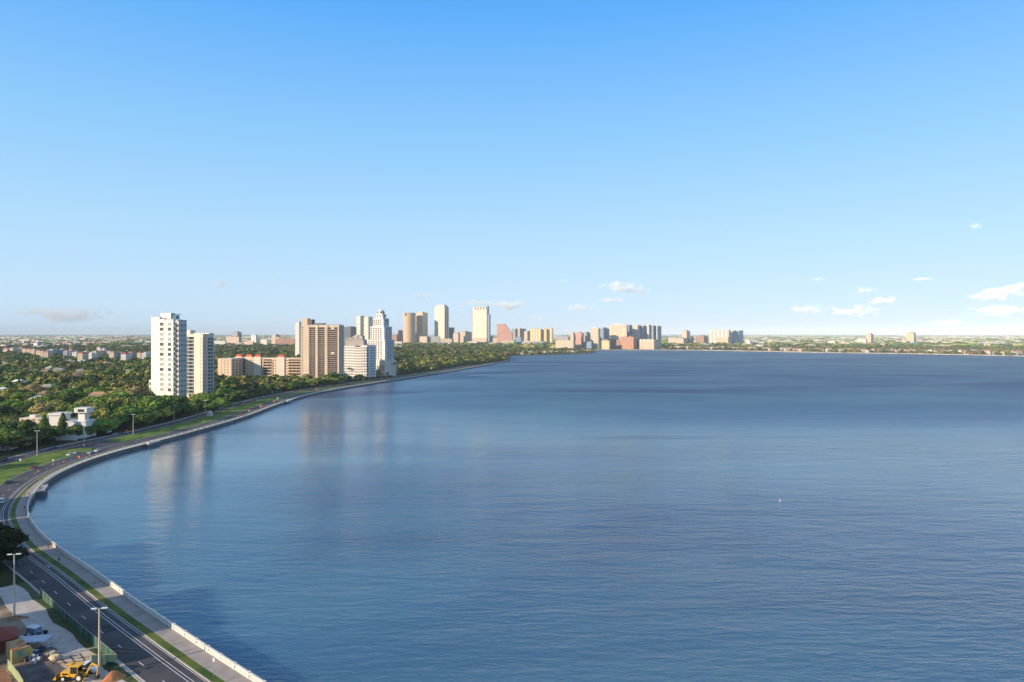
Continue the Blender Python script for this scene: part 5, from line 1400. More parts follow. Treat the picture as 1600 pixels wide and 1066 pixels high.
# ------------------------------------------------------------------ people
def skinned(name, verts, edges, radii, m_, parent, sub=1, root=0):
    me = bpy.data.meshes.new(name); me.from_pydata(verts, edges, []); o = bpy.data.objects.new(name, me); COL.objects.link(o)
    md = o.modifiers.new('s', 'SKIN'); md.use_smooth_shade = True
    sv = me.skin_vertices[0].data
    for i, r_ in enumerate(radii): sv[i].radius = (r_, r_) if not isinstance(r_, tuple) else r_; sv[i].use_root = (i == root)
    ss = o.modifiers.new('u', 'SUBSURF'); ss.levels = sub; ss.render_levels = sub
    dg = bpy.context.evaluated_depsgraph_get(); nm = bpy.data.meshes.new_from_object(o.evaluated_get(dg)); nm.name = name
    nm.materials.clear(); nm.materials.append(m_)
    bpy.data.objects.remove(o); return link(bpy.data.objects.new(name, nm), parent)
def person(x, y, z, rz, label, shirt, short, stride=0.25, armbend=0.3, skin=(0.42,0.25,0.17), hair=(0.05,0.035,0.025)):
    r = empty('person', (x,y,z), rz, label, 'person')
    s_ = stride
    P = {'pel':(0,0,.95),'wai':(0,0,1.1),'che':(0.01,0,1.32),'nek':(0.01,0,1.5),'hd0':(0.02,0,1.58),'hd1':(0.02,0,1.70),
     'hl':(0,.1,.92),'kl':(s_*.6+.04,.11,.5),'al':(s_*.9-.05,.11,.09),'tl':(s_*.9+.12,.12,.04),'hr':(0,-.1,.92),'kr':(-s_*.3+.05,-.11,.5),'ar':(-s_*1.1,-.11,.12 if s_ < .3 else .3),'tr':(-s_*1.1+.13,-.12,.04 if s_ < .3 else .2),
     'sl':(0,.19,1.42),'el':(-s_*.5-.02,.25,1.15),'wl':(-s_*.3+armbend*.55,.22,.95+armbend*.35),'sr':(0,-.19,1.42),'er':(s_*.35,-.25,1.15),'wr':(s_*.6+armbend*.5,-.22,.95+armbend*.4)}
    rad = dict(pel=.14,wai=.12,che=.145,nek=.055,hd0=.075,hd1=.095,hl=.09,kl=.06,al=.042,tl=.035,hr=.09,kr=.06,ar=.042,tr=.035,sl=.058,el=.042,wl=.028,sr=.058,er=.042,wr=.028)
    E = [('pel','wai'),('wai','che'),('che','nek'),('nek','hd0'),('hd0','hd1'),('pel','hl'),('hl','kl'),('kl','al'),('al','tl'),('pel','hr'),('hr','kr'),('kr','ar'),('ar','tr'),('che','sl'),('sl','el'),('el','wl'),('che','sr'),('sr','er'),('er','wr')]
    for sd_, wk in ((1,'wl'),(-1,'wr')):      # palm and five fingers
        wx, wy, wz = P[wk]; pk = 'p'+wk; P[pk] = (wx+.05,wy,wz-.05); rad[pk] = .026; E.append((wk,pk))
        for f_ in range(4):
            a = pk+'f%d' % f_; b2 = a+'b'; P[a] = (wx+.09+(f_%2)*.004,wy+(f_-1.5)*.018,wz-.085); P[b2] = (wx+.10,wy+(f_-1.5)*.018,wz-.125+.006*abs(f_-1.4)); rad[a] = .009; rad[b2] = .007; E += [(pk,a),(a,b2)]
        a = pk+'t'; P[a] = (wx+.05,wy-sd_*.05,wz-.085); rad[a] = .009; E.append((pk,a))
    ks = list(P); ix = {k: i for i, k in enumerate(ks)}
    sk = mat('skin_%d' % int(skin[0]*100), skin, rough=0.6, var=0.04)
    body = skinned('body', [P[k] for k in ks], [(ix[a], ix[b_]) for a, b_ in E], [rad[k] for k in ks], sk, r)
    def cloth(nm, keys, edges, grow, m_, extra=None):
        Q = {k: P[k] for k in keys}
        if extra: Q.update(extra)
        kk = list(Q); jx = {k: i for i, k in enumerate(kk)}
        skinned(nm, [Q[k] for k in kk], [(jx[a], jx[b_]) for a, b_ in edges], [rad.get(k, .06)+grow for k in kk], m_, r)
    cloth('shirt', ['wai','che','sl','el','sr','er'], [('wai','che'),('che','sl'),('sl','el'),('che','sr'),('sr','er')], .02, mat('cloth_%s' % str(shirt), shirt, rough=0.9))
    cloth('trousers', ['pel','hl','kl','hr','kr'], [('pel','hl'),('hl','kl'),('pel','hr'),('hr','kr')], .022, mat('cloth_%s' % str(short), short, rough=0.9))
    g = MB(); V, Fc = ICO2; hv = [(0.0+v[0]*.105, v[1]*.098, 1.715+v[2]*.10) for v in V]; keep = [f for f in Fc if not (sum(V[i][0] for i in f)/3 > 0.35 and sum(V[i][2] for i in f)/3 < 0.45) and sum(V[i][2] for i in f)/3 > -0.5]
    g.add(hv, keep); g.build('hair', mat('hair_%d' % int(hair[0]*1000), hair), r)
    g = MB(); g.prism([(.105,-.016),(.135,-.008),(.135,.008),(.105,.016)],1.635,1.68); g.box(.098,-.05,1.688,.112,-.02,1.70,1); g.box(.098,.02,1.688,.112,.05,1.70,1); g.box(.098,-.028,1.60,.11,.028,1.612,2); g.build('face', [sk, M_black, mat('lips',(0.35,0.1,0.09))], r)
    return r
PP = [(92,879,'person in dark clothes jogging along the shaded promenade',(0.05,0.06,0.12),(0.03,0.03,0.05),.35,100),
 (148,918.5,'person in a black top and pale trousers walking on the foreground promenade',(0.02,0.02,0.025),(0.45,0.42,0.4),.2,140),
 (75,858.5,'person in brown standing in the narrow sunlit strip of promenade',(0.2,0.1,0.06),(0.12,0.08,0.06),.05,60),
 (80.5,855.5,'person leaning at the balustrade in the narrow sunlit strip',(0.10,0.09,0.08),(0.1,0.08,0.07),.05,-40),
 (38,796,'person in dark clothes walking on the shaded promenade bend',(0.03,0.03,0.04),(0.2,0.08,0.06),.2,100),
 (56,754.5,'dark clothed person on the promenade just before the overlook',(0.05,0.05,0.08),(0.05,0.04,0.04),.2,-80),
 (66,751.5,'person in black on the promenade just beyond the overlook',(0.02,0.02,0.02),(0.03,0.03,0.03),.15,-80),
 (38.5,776,'person in brown on the promenade edge below the overlook',(0.25,0.12,0.06),(0.1,0.06,0.05),.2,90),
 (45,775,'person in dark red near the balustrade below the overlook',(0.22,0.05,0.04),(0.06,0.04,0.04),.2,90),
 (135,719,'person in white on the verge before the long balustrade',(0.6,0.6,0.6),(0.3,0.3,0.3),.2,80),
 (343,660.5,'person in brown, left one of the pair on the promenade',(0.25,0.12,0.09),(0.12,0.06,0.05),.2,80),
 (347,659.5,'person in pale clothes, right one of the pair on the promenade',(0.55,0.5,0.5),(0.3,0.25,0.25),.2,80),
 (371,653.5,'person on the promenade below the red car',(0.5,0.4,0.35),(0.2,0.1,0.1),.2,80)]
for px, py, lb, sh_, tr_, st, ang in PP:
    x, y = G(px, py, 0.3); person(x, y, 0.30, R(ang), lb, sh_, tr_, st, 0.5 if st > .3 else 0.15)

# ------------------------------------------------------------------ foreground site
# along / inward frame near the site: origin on the coast
M_gravel = mat('gravel_path', (0.40,0.37,0.34), rough=0.95, scale=0.5, col2=(0.54,0.50,0.46), bump=0.4, detail=9)
M_dirt = mat('dirt', (0.13,0.10,0.07), rough=0.95, scale=0.18, col2=(0.34,0.26,0.18), bump=0.5, detail=9)
M_sand = mat('pale_sand', (0.42,0.33,0.24), rough=0.95, scale=0.4, col2=(0.58,0.48,0.37), bump=0.4, detail=9)
M_yardshade = mat('yard_shade', (0.05,0.045,0.045), rough=0.9, scale=0.25, col2=(0.17,0.15,0.14), bump=0.5, detail=9)  # dark tone standing in for shade on the yard
i0, i1 = 0, idxY(212)
g = MB(); strip(g, i0, i1, lambda i: roadL(i)+0.25, lambda i: westR(i)-0.01, 0.10); tag(g.build('dirt_yard', M_dirt), kind='structure')
def wob(i, a, f): return a+0.5*math.sin(i*1.7*f)+0.3*math.sin(i*0.9+f*3)
g = MB(); strip(g, idxY(130), i1, lambda i: roadL(i)+0.27, lambda i: wob(i, roadL(i)+2.3, 1), 0.14); tag(g.build('fence_side_grass', mat('rough_grass',(0.03,0.05,0.012),scale=0.8,col2=(0.10,0.11,0.03),bump=0.5,detail=9)), kind='structure')
g = MB(); strip(g, idxY(152), i1, lambda i: wob(i, roadL(i)+2.1, 1), lambda i: wob(i, roadL(i)+8.2, 0.7), 0.12); tag(g.build('gravel_path', M_gravel), kind='structure')
def ngon_px(pts, z, name, m_):
    g = MB(); flat_ngon(g, [G(a, b_, z) for a, b_ in pts], z); tag(g.build(name, m_), kind='structure')
ngon_px([(88,1034),(92,1029),(118,1024),(150,1016),(158,1024),(160,1040),(120,1048),(104,1046)],0.135,'sand_patch',M_sand)
ngon_px([(20,1042),(38,1036),(60,1030),(86,1030),(104,1046),(112,1066),(110,1085),(20,1085)],0.13,'yard_shade_patch',M_yardshade)  # shade lying on the yard, painted as a dark sheet
ngon_px([(-10,1048),(4,1046),(22,1062),(34,1085),(-10,1085)],0.14,'brick_path',mat('brick_pavers',(0.20,0.09,0.05),scale=2,col2=(0.34,0.17,0.1)))
ngon_px([(172,1040),(184,1030),(240,1075),(250,1085),(200,1085)],0.137,'grey_apron',M_gravel)
# kerb line of pale concrete across the path
a1 = G(94,1026); a2 = G(152,1013)
g = MB(); dvec = Vector((a2[0]-a1[0], a2[1]-a1[1])).normalized(); nv = Vector((-dvec.y, dvec.x))*0.22
g.prism([(a1[0]-nv.x,a1[1]-nv.y),(a2[0]-nv.x,a2[1]-nv.y),(a2[0]+nv.x,a2[1]+nv.y),(a1[0]+nv.x,a1[1]+nv.y)],0.14,0.3); tag(g.build('path_kerb', M_kerb), kind='structure')

def mesh_fence(pts, h_, label, m_):
    r = empty('site_fence', (pts[0][0],pts[0][1],0.1), 0, label, 'fence', 'green screened fences of the building site')
    ox, oy = pts[0]; g = MB(); pe = []
    for (a, b_) in zip(pts[:-1], pts[1:]):
        L_ = math.dist(a, b_); n = max(1, round(L_/3.0))
        for k in range(n):
            p = [a[j]+(b_[j]-a[j])*k/n for j in (0,1)]; q = [a[j]+(b_[j]-a[j])*(k+1)/n for j in (0,1)]
            hh = h_+random.uniform(-.08,.05); mid_ = [(p[j]+q[j])/2 for j in (0,1)]
            nx, ny = -(q[1]-p[1])/3*0.15*random.uniform(-1,1), (q[0]-p[0])/3*0.15*random.uniform(-1,1)
            for s0, s1 in ((p, (mid_[0]+nx, mid_[1]+ny)), ((mid_[0]+nx, mid_[1]+ny), q)):
                dx, dy = s1[0]-s0[0], s1[1]-s0[1]; l = math.hypot(dx,dy); ux, uy = -dy/l*0.02, dx/l*0.02
                g.prism([(s0[0]-ox-ux,s0[1]-oy-uy),(s1[0]-ox-ux,s1[1]-oy-uy),(s1[0]-ox+ux,s1[1]-oy+uy),(s0[0]-ox+ux,s0[1]-oy+uy)],0.05,hh-0.05)
            pe.append(p)
    pe.append(pts[-1])
    g.build('screen', m_, r)
    pm2 = MB(); pm2.tube((0,0,0),(0,0,h_+0.1),0.05,0.05,6); pmm = pm2.mesh('post', M_metal)
    for p in pe: inst('post', pmm, r, (p[0]-ox,p[1]-oy,0))
    g = MB()
    for a, b_ in zip(pts[:-1], pts[1:]): g.tube((a[0]-ox,a[1]-oy,h_),(b_[0]-ox,b_[1]-oy,h_),0.035,0.035,6)
    g.build('top_rail', M_metal, r)
M_screen = mat('green_screen', (0.018,0.065,0.052), rough=0.6, scale=0.5, col2=(0.05,0.13,0.085))
fa = [ (lambda p: (p.x, p.y))(path_at(a_, lambda i: roadL(i)+0.75)[0]) for a_ in np.linspace(arc_of(122,868)+0, arc_of(290,990), 9)]
def proj_arc(px, py):
    x, y = G(px, py); dd, i = dcoast(x, y); return ARC[i]
fa = [ (lambda p: (p.x, p.y))(path_at(a_, lambda i: roadL(i)+0.6)[0]) for a_ in np.linspace(proj_arc(180,1036), proj_arc(57,934), 10)]
mesh_fence(fa, 2.3, 'dark green screened fence along the road side of the yard', M_screen)
mesh_fence([fa[0], G(143,1041)], 2.3, 'short dark green screened fence panel turning in behind the lamp', mat('dark_green_screen',(0.015,0.06,0.05),scale=1.2,col2=(0.03,0.09,0.075)))
mesh_fence([G(12,1046), G(20,1056), G(28,1066), G(36,1080)], 2.0, 'pale green fence at the bottom left corner', mat('pale_green_screen',(0.22,0.27,0.13),scale=1.2,col2=(0.33,0.38,0.2)))

def yard_thing(name, label, cat, px, py, rz=0.0, z=0.14):
    x, y = G(px, py, z); return empty(name, (x,y,z), rz, label, cat)
# yellowed container
r = yard_thing('shipping_container','yellow-beige shipping container with rusty roof at lower left','container',31,1035,R(46))
M_cy = mat('container_yellow',(0.42,0.33,0.12),scale=0.6,col2=(0.56,0.46,0.2)); M_rust = mat('rusty_steel',(0.36,0.13,0.035),scale=0.9,col2=(0.62,0.42,0.24),detail=8)
g = MB(); g.box(-1.5,0,0,1.5,6,2.9)
for k in range(10): g.box(-1.4+k*0.29,-0.06,0.25,-1.28+k*0.29,-0.003,2.6)
for k in range(18): g.box(-1.56,0.3+k*0.32,0.25,-1.503,0.45+k*0.32,2.6)
g.build('body', M_cy, r)
g = MB(); g.box(-1.52,-0.05,2.903,1.52,6.05,3.0)
for k in range(8): g.box(-1.4,0.4+k*0.7,3.001,1.4,0.7+k*0.7,3.05)
g.build('roof', M_rust, r)
g = MB(); g.box(-0.35,-0.12,1.5,0.45,-0.061,2.3); g.build('patch', mat('teal_patch',(0.1,0.3,0.28)), r)
g = MB(); g.box(-0.03,-0.14,0.2,0.03,-0.062,2.7); g.box(0.7,-0.14,0.2,0.75,-0.062,2.7); g.build('door_bar', M_metal, r)
r = yard_thing('storage_crate','narrow yellow crate standing against the right side of the container','crate',46.5,1030.5,R(46)); g = MB(); g.box(-0.45,0,0,0.45,2.5,2.3); g.build('body', mat('crate_yellow',(0.6,0.42,0.08),scale=1,var=0.15), r)
g = MB(); [g.box(-0.45+0.3*k,-0.04,0.1,-0.37+0.3*k,-0.003,2.2) for k in range(4)]; g.build('slat', M_cy, r)
# red tent / shed at the left edge
r = yard_thing('red_shed','dark red shed with a pitched roof cut off by the left edge','shed',-2,1022,R(37)); g = MB(); g.box(-6,0,0,3.4,7,2.8); g.build('wall', mat('red_wall',(0.16,0.03,0.025),scale=0.5,var=0.2), r)
g = MB(); g.prism([(-6.3,-0.3),(3.7,-0.3),(3.7,7.3),(-6.3,7.3)],2.803,4.6,0,[(-5,3.3),(0.6,3.3),(0.6,3.9),(-5,3.9)]); g.build('roof', mat('red_roofing',(0.26,0.06,0.05),scale=0.5,var=0.2), r)
# white-blue sheet roof on posts
r = yard_thing('sheet_canopy','pale corrugated sheet canopy beside the yellow container','canopy',50,1015,R(12)); g = MB()
for k in range(16): g.box(-3.4+k*0.43,-1.5,2.2+0.0+(k%2)*0.05,-3.4+(k+1)*0.43,2.2,2.26+(k%2)*0.05)
g.build('sheet', mat('pale_sheet',(0.45,0.50,0.58),rough=0.4,scale=0.5,var=0.12), r)
g = MB(); [g.tube((sx_,sy,0),(sx_,sy,2.2),0.07) for sx_ in (-3.2,3.2) for sy in (-1.3,2.0)]; g.build('post', M_metal, r)
# stack of blue drums and equipment
def drum(px, py, h_, rr, label, m_):
    r = yard_thing('drum', label, 'drum', px, py); r['group'] = 'drums in the yard'
    g = MB(); g.cyl(0,0,0,h_*0.33,rr,rr,14); g.cyl(0,0,h_*0.33,h_*0.36,rr*1.05,rr*1.05,14); g.cyl(0,0,h_*0.36,h_*0.66,rr,rr,14); g.cyl(0,0,h_*0.66,h_*0.69,rr*1.05,rr*1.05,14); g.cyl(0,0,h_*0.69,h_,rr,rr,14); g.build('barrel', m_, r)
    g = MB(); g.cyl(0,0,h_+.002,h_+0.04,rr*0.9,rr*0.9,14); g.build('lid', M_metal, r)
M_bl = mat('blue_plastic',(0.04,0.09,0.22),rough=0.4); M_wp = mat('white_plastic',(0.6,0.62,0.66),rough=0.4)
drum(33,1001,1.1,0.45,'pale drum at the left of the equipment heap',M_wp); drum(37,1003,1.0,0.4,'blue drum beside the pale drum of the heap',M_bl); drum(50,1005,1.4,0.9,'white round tank in the equipment heap',M_wp)
drum(54,1036,1.0,0.35,'small pale bucket before the yellow crate',M_wp); drum(50,1027,1.5,0.6,'blue drum in the dark under the sheet canopy',M_bl); drum(56,1026,1.4,0.5,'second blue drum under the sheet canopy, nearer the boulders',M_bl)
r = yard_thing('generator','blue-grey generator on a trailer behind the sheet canopy','generator',53,992,R(-20)); g = MB(); g.box(-1.4,-0.9,0.5,1.4,0.9,1.9); g.box(-1.2,-0.92,0.8,0.4,-0.903,1.6); g.build('housing', mat('generator_grey',(0.22,0.27,0.36),rough=0.4,var=0.2), r)
g = MB(); g.box(-1.5,-1,1.903,1.5,1,2.0); g.build('lid', M_wp, r); g = MB(); g.tube((-0.2,-1.05,0.35),(-0.2,-0.85,0.35),0.35,0.35,12); g.tube((-0.2,0.85,0.35),(-0.2,1.05,0.35),0.35,0.35,12); g.build('wheel', M_black, r)
r = yard_thing('timber_stack','stack of dark timber and pipes beside the generator','timber stack',60,1000,R(25)); g = MB()
for k in range(9): g.box(-2.2+random.uniform(-.3,.3),-1+0.22*k,0.0+0.12*(k%3),2.0+random.uniform(-.3,.3),-0.84+0.22*k,0.11+0.12*(k%3))
g.build('planks', mat('dark_timber',(0.10,0.085,0.08),scale=1,var=0.4), r)
# boulders of pale stone
def boulder(px, py, s, label):
    r = yard_thing('boulder', label, 'boulder', px, py); V, Fc = ICO2; rs_ = np.random.default_rng(int(px)); g = MB()
    g.add([tuple(v*s*(0.85+0.3*rs_.random())*np.array([1.2,0.9,0.7])+np.array([0,0,0.45*s])) for v in V], Fc); o = g.build('stone', mat('pale_stone',(0.45,0.33,0.22),scale=1,col2=(0.6,0.48,0.35)), r); r['group'] = 'pale boulders in the yard'
boulder(75,1025,0.9,'leftmost pale boulder at the yard centre'); boulder(80,1024,1.0,'middle pale boulder of the yard heap'); boulder(86,1031,1.1,'rightmost pale boulder, nearest the loader')
g = MB(); rr_ = random.Random(11)     # ruts left by machines in the yard
for k in range(7):
    a0 = (rr_.uniform(-108,-92), rr_.uniform(141,156)); an = rr_.uniform(-0.9,0.3); c0 = rr_.uniform(-0.08,0.08)
    for side in (-0.9, 0.9):
        prev = None
        for j in range(9):
            an2 = an+c0*j; x_ = a0[0]+math.cos(an)*j*0.9-math.sin(an2)*side; y_ = a0[1]+math.sin(an)*j*0.9+math.cos(an2)*side
            n_ = (-math.sin(an2)*0.18, math.cos(an2)*0.18); cur = ((x_-n_[0],y_-n_[1],0.146),(x_+n_[0],y_+n_[1],0.146))
            if prev: g.quad(prev[0],cur[0],cur[1],prev[1])
            prev = cur
tag(g.build('wheel_ruts', mat('rut_mud',(0.07,0.055,0.045),scale=2,col2=(0.22,0.18,0.14),detail=9)), kind='structure')
def scrap(px, py, rx, ry, n, label, seed):
    r = yard_thing('scrap_heap', label, 'scrap heap', px, py); rr = random.Random(seed); g = MB()
    for k in range(n):
        a = rr.uniform(0,6.28); q = rr.random()**0.5; x_, y_ = rx*q*math.cos(a), ry*q*math.sin(a); z_ = (1-q)*0.9
        L2 = rr.uniform(0.3,1.3); b_ = rr.uniform(0,3.14); m_ = rr.choice((0,0,1,1,2,3))
        if rr.random() < 0.5: g.tube((x_,y_,z_+0.1),(x_+L2*math.cos(b_),y_+L2*math.sin(b_),z_+rr.uniform(0.05,0.5)),0.07,0.07,6,m_)
        else:
            w2 = rr.uniform(0.15,0.5); c_, s_ = math.cos(b_)*w2, math.sin(b_)*w2
            g.prism([(x_-c_,y_-s_),(x_+s_,y_-c_),(x_+c_,y_+s_),(x_-s_,y_+c_)],0,z_+rr.uniform(0.2,0.6),m_)
    g.build('pieces', [M_black, mat('scrap_blue',(0.08,0.11,0.2)), M_wp, mat('scrap_brown',(0.2,0.12,0.07))], r)
scrap(44,1000,2.6,1.5,60,'heap of dark and white scrap beyond the sheet canopy',4); scrap(52,1031,2.2,1.3,36,'heap of dark scrap in front of the sheet canopy',5)
scrap(68,1018,1.8,1.0,30,'small heap of brown scrap left of the boulders',6); scrap(62,994,1.4,1.8,30,'heap of blue and black scrap beside the generator',8)
# orange dirt heap
def heap(px, py, rx, ry, h_, label, m_):
    r = yard_thing('dirt_heap', label, 'dirt heap', px, py, 0, 0.1); g = MB(); n = 24; mrg = 10; vs = []; fs = []; rs_ = random.Random(int(px))
    for j in range(mrg+1):
        for i in range(n):
            t = j/mrg; a = 2*math.pi*i/n; rr = (1-t)*(1+0.12*math.sin(a*3+1)+0.05*rs_.uniform(-1,1)); vs.append((rx*rr*math.cos(a), ry*rr*math.sin(a), h_*math.sin(t*math.pi/2)**1.3+0.06*rs_.uniform(-1,1)*(t>0)))
    for j in range(mrg):
        for i in range(n): fs.append((j*n+i, j*n+(i+1)%n, (j+1)*n+(i+1)%n, (j+1)*n+i))
    g.add(vs, fs); g.build('earth', m_, r, True)
heap(177,1060,2.2,2.4,1.5,'orange-brown earth heap right of the loader',mat('orange_earth',(0.34,0.13,0.05),scale=0.8,col2=(0.50,0.22,0.09),bump=0.5))
heap(76,1016,1.8,1.2,0.7,'low brown earth heap beside the boulders',M_dirt)
heap(26,966,3.0,1.4,0.5,'low reddish earth heap at the foot of the left lamp',mat('red_earth',(0.20,0.10,0.05),scale=0.8,col2=(0.3,0.17,0.1),bump=0.5))

# yellow backhoe loader
def backhoe():
    x, y = G(122, 1062, 0.13); r = empty('backhoe_loader', (x,y,0.13), R(-4), 'yellow backhoe loader with a white canopy at the bottom of the yard', 'loader')
    M_y = mat('machine_yellow',(0.72,0.40,0.03),rough=0.4,scale=0.8,var=0.1); M_bk = mat('machine_black',(0.03,0.03,0.03),rough=0.5)
    g = MB(); g.xprism([(-3.3,0.9),(-3.2,1.75),(-1.3,1.95),(-1.3,0.9)], -0.85, 0.85); g.box(-1.3,-0.5,0.7,1.6,0.5,1.1); g.build('body', M_y, r)
    g = MB(); g.box(-3.36,-0.7,1.0,-3.3,0.7,1.6); g.box(-2.9,-0.87,1.2,-1.6,-0.853,1.6); g.build('grille', M_bk, r)
    # cab
    g = MB()
    for cx, cy in ((-1.2,-0.75),(-1.2,0.75),(0.4,-0.75),(0.4,0.75)): g.tube((cx,cy,1.0),(cx,cy,3.0),0.07)
    g.box(-1.25,-0.8,0.9,0.45,0.8,1.5); g.build('cab', M_y, r)
    g = MB(); g.box(-1.19,-0.78,1.503,0.39,-0.74,2.95); g.box(-1.19,0.74,1.503,0.39,0.78,2.95); g.box(-1.24,-0.7,1.503,-1.2,0.7,2.95); g.build('cab_glass', M_glassd, r)
    g = MB(); g.box(-1.5,-0.95,3.0,0.8,0.95,3.16); g.box(-2.3,-0.5,3.17,-1.2,0.5,3.3); g.build('cab_roof', M_y, r)
    for (wx, wr) in ((-2.5,0.55),(0.9,0.85)):
        for wy in (-0.95,0.95):
            g = MB(); g.tube((0,-0.22,0),(0,0.22,0),wr,wr,20); w_ = g.build('wheel', M_black, r); w_.location = (wx,wy,wr)
            g = MB(); g.tube((0,-0.24,0),(0,0.24,0),wr*0.55,wr*0.55,14); g.build('rim', mat('rim_white',(0.6,0.58,0.52)), w_)
    # loader arms and bucket
    for sy in (-0.7,0.7):
        g = MB(); g.tube((-0.9,sy,1.5),(-3.3,sy,1.7),0.1); g.tube((-3.3,sy,1.7),(-4.1,sy,0.8),0.1); g.build('loader_arm', M_bk, r)
    g = MB(); g.add([(-4.1,-1.1,0.2),(-4.1,-1.1,1.1),(-4.8,-1.1,0.15),(-4.1,1.1,0.2),(-4.1,1.1,1.1),(-4.8,1.1,0.15)],[(0,1,2),(5,4,3),(0,3,4,1),(0,2,5,3)]); g.build('front_bucket', M_y, r)
    # hoe boom
    g = MB(); g.tube((1.7,0,1.1),(3.0,0,3.4),0.2,0.16); g.tube((3.0,0,3.4),(4.3,0,2.9),0.17,0.14); g.build('boom', M_y, r)
    g = MB(); g.tube((4.3,0,2.9),(4.1,0,1.0),0.15,0.11); g.tube((3.0,0,3.6),(4.1,0,3.1),0.07); g.build('dipper', M_y, r)
    g = MB(); g.box(3.7,-0.4,0.3,4.4,0.4,1.0); [g.box(3.75+0,-0.38+0.25*k,0.1,3.85,-0.3+0.25*k,0.3) for k in range(4)]; g.build('hoe_bucket', M_bk, r)
    g = MB()
    for sy in (-0.8,0.8): g.tube((1.6,sy*0.6,0.9),(2.1,sy*1.9,0.1),0.1)
    g.build('stabiliser', M_y, r)
backhoe()
r = yard_thing('pickup_truck','white pickup truck parked behind the yellow loader','truck',133,1050,R(-6)); g = MB(); g.xprism([(-2.8,0.45),(-2.8,1.15),(-0.6,1.15),(-0.6,1.2),(1.1,1.2),(2.5,1.05),(2.8,0.9),(2.8,0.45)],-0.98,0.98); g.box(-0.5,-0.85,1.9,0.7,0.85,1.98); g.build('body', mat('truck_white',(0.75,0.75,0.76),rough=0.3,var=0.03), r)
g = MB(); g.prism([(-0.65,-0.9),(1.2,-0.9),(1.2,0.9),(-0.65,0.9)],1.203,1.895,0,[(-0.5,-0.8),(0.6,-0.8),(0.6,0.8),(-0.5,0.8)]); g.build('glasshouse', M_glassd, r)
wmm = MB(); wmm.tube((0,-0.13,0),(0,0.13,0),0.4,0.4,14); wmm = wmm.mesh('wheel', M_black)
for sx_ in (-1.8,1.8):
    for sy in (-0.88,0.88): inst('wheel', wmm, r, (sx_,sy,0.4))
# small buoy out on the bay
x, y = G(1219,783,WZ); r = empty('buoy', (x,y,WZ), 0, 'tiny white buoy floating alone on the right of the bay', 'buoy'); g = MB(); g.cyl(0,0,-0.3,0.4,0.35,0.35,14); g.build('float', M_paint, r); g = MB(); g.cyl(0,0,0.403,0.9,0.15,0.08,10); g.build('top_mark', M_or, r)

# ------------------------------------------------------------------ neighbouring towers outside the frame (they shade the foreground)
nx_, ny_ = -0.543, 0.84
def offtower(p0, p1, s, dep, h_, label, m_):
    c = Vector((nx_,ny_))*p0 + Vector((lx,ly))*s
    # local x along n, local y = -l
    r = empty('apartment_tower', (c.x,c.y,0), math.atan2(ny_, nx_), label, 'tower')
    W = p1-p0; g = MB(); g.box(0,0,0,W,dep,h_); g.build('wall', m_, r)
    g = MB(); g.box(-0.3,-0.3,h_+.003,W+0.3,dep+0.3,h_+1); g.build('roof', M_roofg, r)
    bm2 = MB(); bm2.box(0,-1.6,-0.15,W*0.4,0,1.1); bm2 = bm2.mesh('balcony', M_white); z = 4
    while z < h_-3: inst('balcony', bm2, r, (W*0.3,-0.003,z)); z += 3.4
    FOOT.append((c.x,c.y,10))
offtower(184.5,215,-150,25,57,'cream tower outside the frame whose shadow crosses the near road',FAC['cream'])
offtower(225,274,-155,25,55,'white tower outside the frame left of the dirt yard',FAC['white'])
offtower(279,326,-165,22,53.5,'peach tower outside the frame shading the promenade bend',FAC['peach'])
offtower(328.5,368,-170,22,52,'tan tower outside the frame beside the bend',FAC['cream'])

# ------------------------------------------------------------------ clouds
def cloud_mat(name, dens, sc):
    m = bpy.data.materials.new(name); m.use_nodes = True; N_, L_ = nt(m); N_.clear()
    out = N_.new('ShaderNodeOutputMaterial'); pv = N_.new('ShaderNodeVolumePrincipled'); L_.new(pv.outputs[0], out.inputs['Volume'])
    pv.inputs['Color'].default_value = (1,1,1,1); pv.inputs['Anisotropy'].default_value = -0.4
    tc = N_.new('ShaderNodeTexCoord'); oi = N_.new('ShaderNodeObjectInfo')
    ln = N_.new('ShaderNodeVectorMath'); ln.operation = 'LENGTH'; L_.new(tc.outputs['Object'], ln.inputs[0])
    no = N_.new('ShaderNodeTexNoise'); no.noise_dimensions = '4D'; no.inputs['Scale'].default_value = sc; no.inputs['Detail'].default_value = 5; no.inputs['Roughness'].default_value = 0.6
    ml = N_.new('ShaderNodeMath'); ml.operation = 'MULTIPLY'; ml.inputs[1].default_value = 50; L_.new(oi.outputs['Random'], ml.inputs[0]); L_.new(ml.outputs[0], no.inputs['W'])
    mp = N_.new('ShaderNodeMapping'); mp.inputs['Scale'].default_value = (1.6,1,0.9); L_.new(tc.outputs['Object'], mp.inputs[0]); L_.new(mp.outputs[0], no.inputs['Vector'])
    a = N_.new('ShaderNodeMath'); a.operation = 'MULTIPLY'; a.inputs[1].default_value = 1.15; L_.new(ln.outputs['Value'], a.inputs[0])
    b_ = N_.new('ShaderNodeMath'); b_.operation = 'MULTIPLY_ADD'; L_.new(no.outputs['Fac'], b_.inputs[0]); b_.inputs[1].default_value = 3.2; b_.inputs[2].default_value = -1.05
    c_ = N_.new('ShaderNodeMath'); c_.operation = 'SUBTRACT'; c_.use_clamp = True; L_.new(b_.outputs[0], c_.inputs[0]); L_.new(a.outputs[0], c_.inputs[1])
    d_ = N_.new('ShaderNodeMath'); d_.operation = 'MULTIPLY'; d_.inputs[1].default_value = dens; L_.new(c_.outputs[0], d_.inputs[0]); L_.new(d_.outputs[0], pv.inputs['Density'])
    return m
CM = [cloud_mat('cloud_thin', 0.0048, 2.2), cloud_mat('cloud_soft', 0.0066, 2.2)]
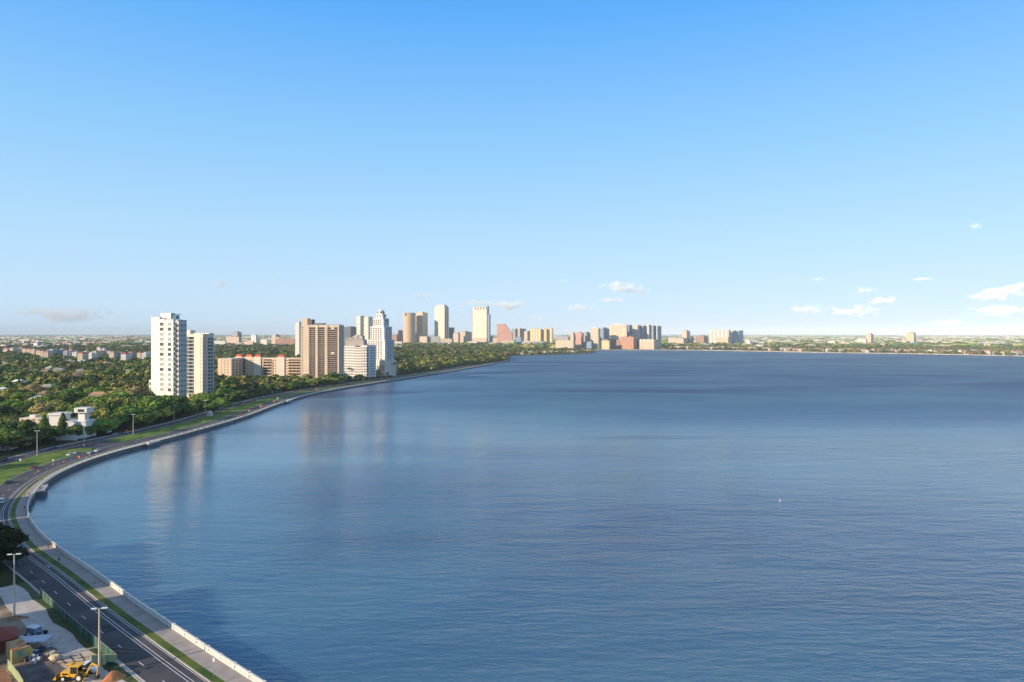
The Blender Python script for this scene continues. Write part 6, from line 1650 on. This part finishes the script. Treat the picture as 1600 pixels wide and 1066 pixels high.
CL = [(345,443,46,15,1,'small puffy white cloud above the tan tower'),(100,492,170,38,0,'wide faint cloud bank low at the left edge'),(425,428,24,9,0,'tiny faint cloud right of the small puffy cloud'),
 (795,478,70,24,1,'soft cloud just above the pink stepped building'),(745,474,70,16,0,'faint streak of cloud behind the notched tower'),(840,498,40,16,0,'faint small cloud above the yellow apartments'),(905,481,56,17,0,'soft cloud left above the waterfront hotels'),
 (972,450,80,26,1,'white cloud high above the big tan hotel'),(955,469,56,12,1,'flat cloud streak under the white cloud over the hotel'),(1262,484,64,18,1,'soft cloud left of the right-hand cloud group'),(1335,487,84,22,1,'long cloud at the middle of the right-hand group'),
 (1380,470,66,16,1,'upper right cloud of the right-hand group'),(1350,454,48,13,1,'topmost cloud of the right-hand group'),(1575,455,110,26,1,'bright slanting cloud at the right edge'),(1560,486,110,20,1,'flat cloud under the bright one at the right edge'),
 (1485,505,70,14,0,'faint low cloud near the right horizon'),(880,440,22,10,0,'tiny cloud high between downtown and the hotels'),(1278,437,28,9,0,'tiny cloud above the right-hand group'),
 (668,462,44,14,0,'faint cloud above the white chamfered tower'),(1525,353,26,14,0,'lone faint puff high at the right'),(1440,436,40,8,0,'thin wisp between the right-hand group and the edge cloud'),(1000,455,34,16,1,'puff right beside the white cloud above the big tan hotel')]
sv, sf = ico(3)
cme = []
for cmx in CM:
    me = bpy.data.meshes.new('cloud'); me.from_pydata([tuple(v) for v in sv.tolist()], [], sf); me.materials.append(cmx); cme.append(me)
for px, py, w_, h_, k, lb in CL:
    Yd = 24000; x, z = XZ(px, py, Yd); o = bpy.data.objects.new('cloud', cme[k]); COL.objects.link(o)
    o.location = (x, Yd, z); o.scale = (w_/F*Yd*0.68, w_/F*Yd*0.4, h_/F*Yd*0.68); tag(o, lb, 'cloud', 'small clouds above the horizon')
    if px > 1560 and py < 470: o.rotation_euler = (0, R(-14), 0)

# ------------------------------------------------------------------ haze
g = MB(); g.box(-39000,-500,-4.7,39000,44000,330)
hz_ = g.build('haze', None)
m = bpy.data.materials.new('haze_air'); m.use_nodes = True; N_, L_ = nt(m); N_.clear()
out = N_.new('ShaderNodeOutputMaterial'); pv = N_.new('ShaderNodeVolumePrincipled'); L_.new(pv.outputs[0], out.inputs['Volume'])
pv.inputs['Color'].default_value = (0.78,0.90,1.0,1); pv.inputs['Density'].default_value = 3.7e-5; pv.inputs['Anisotropy'].default_value = -0.3
hz_.data.materials.clear(); hz_.data.materials.append(m); tag(hz_, 'pale blue air haze over the whole bay', 'haze', kind='stuff')

flush_reg()
print('objects', len(bpy.data.objects))
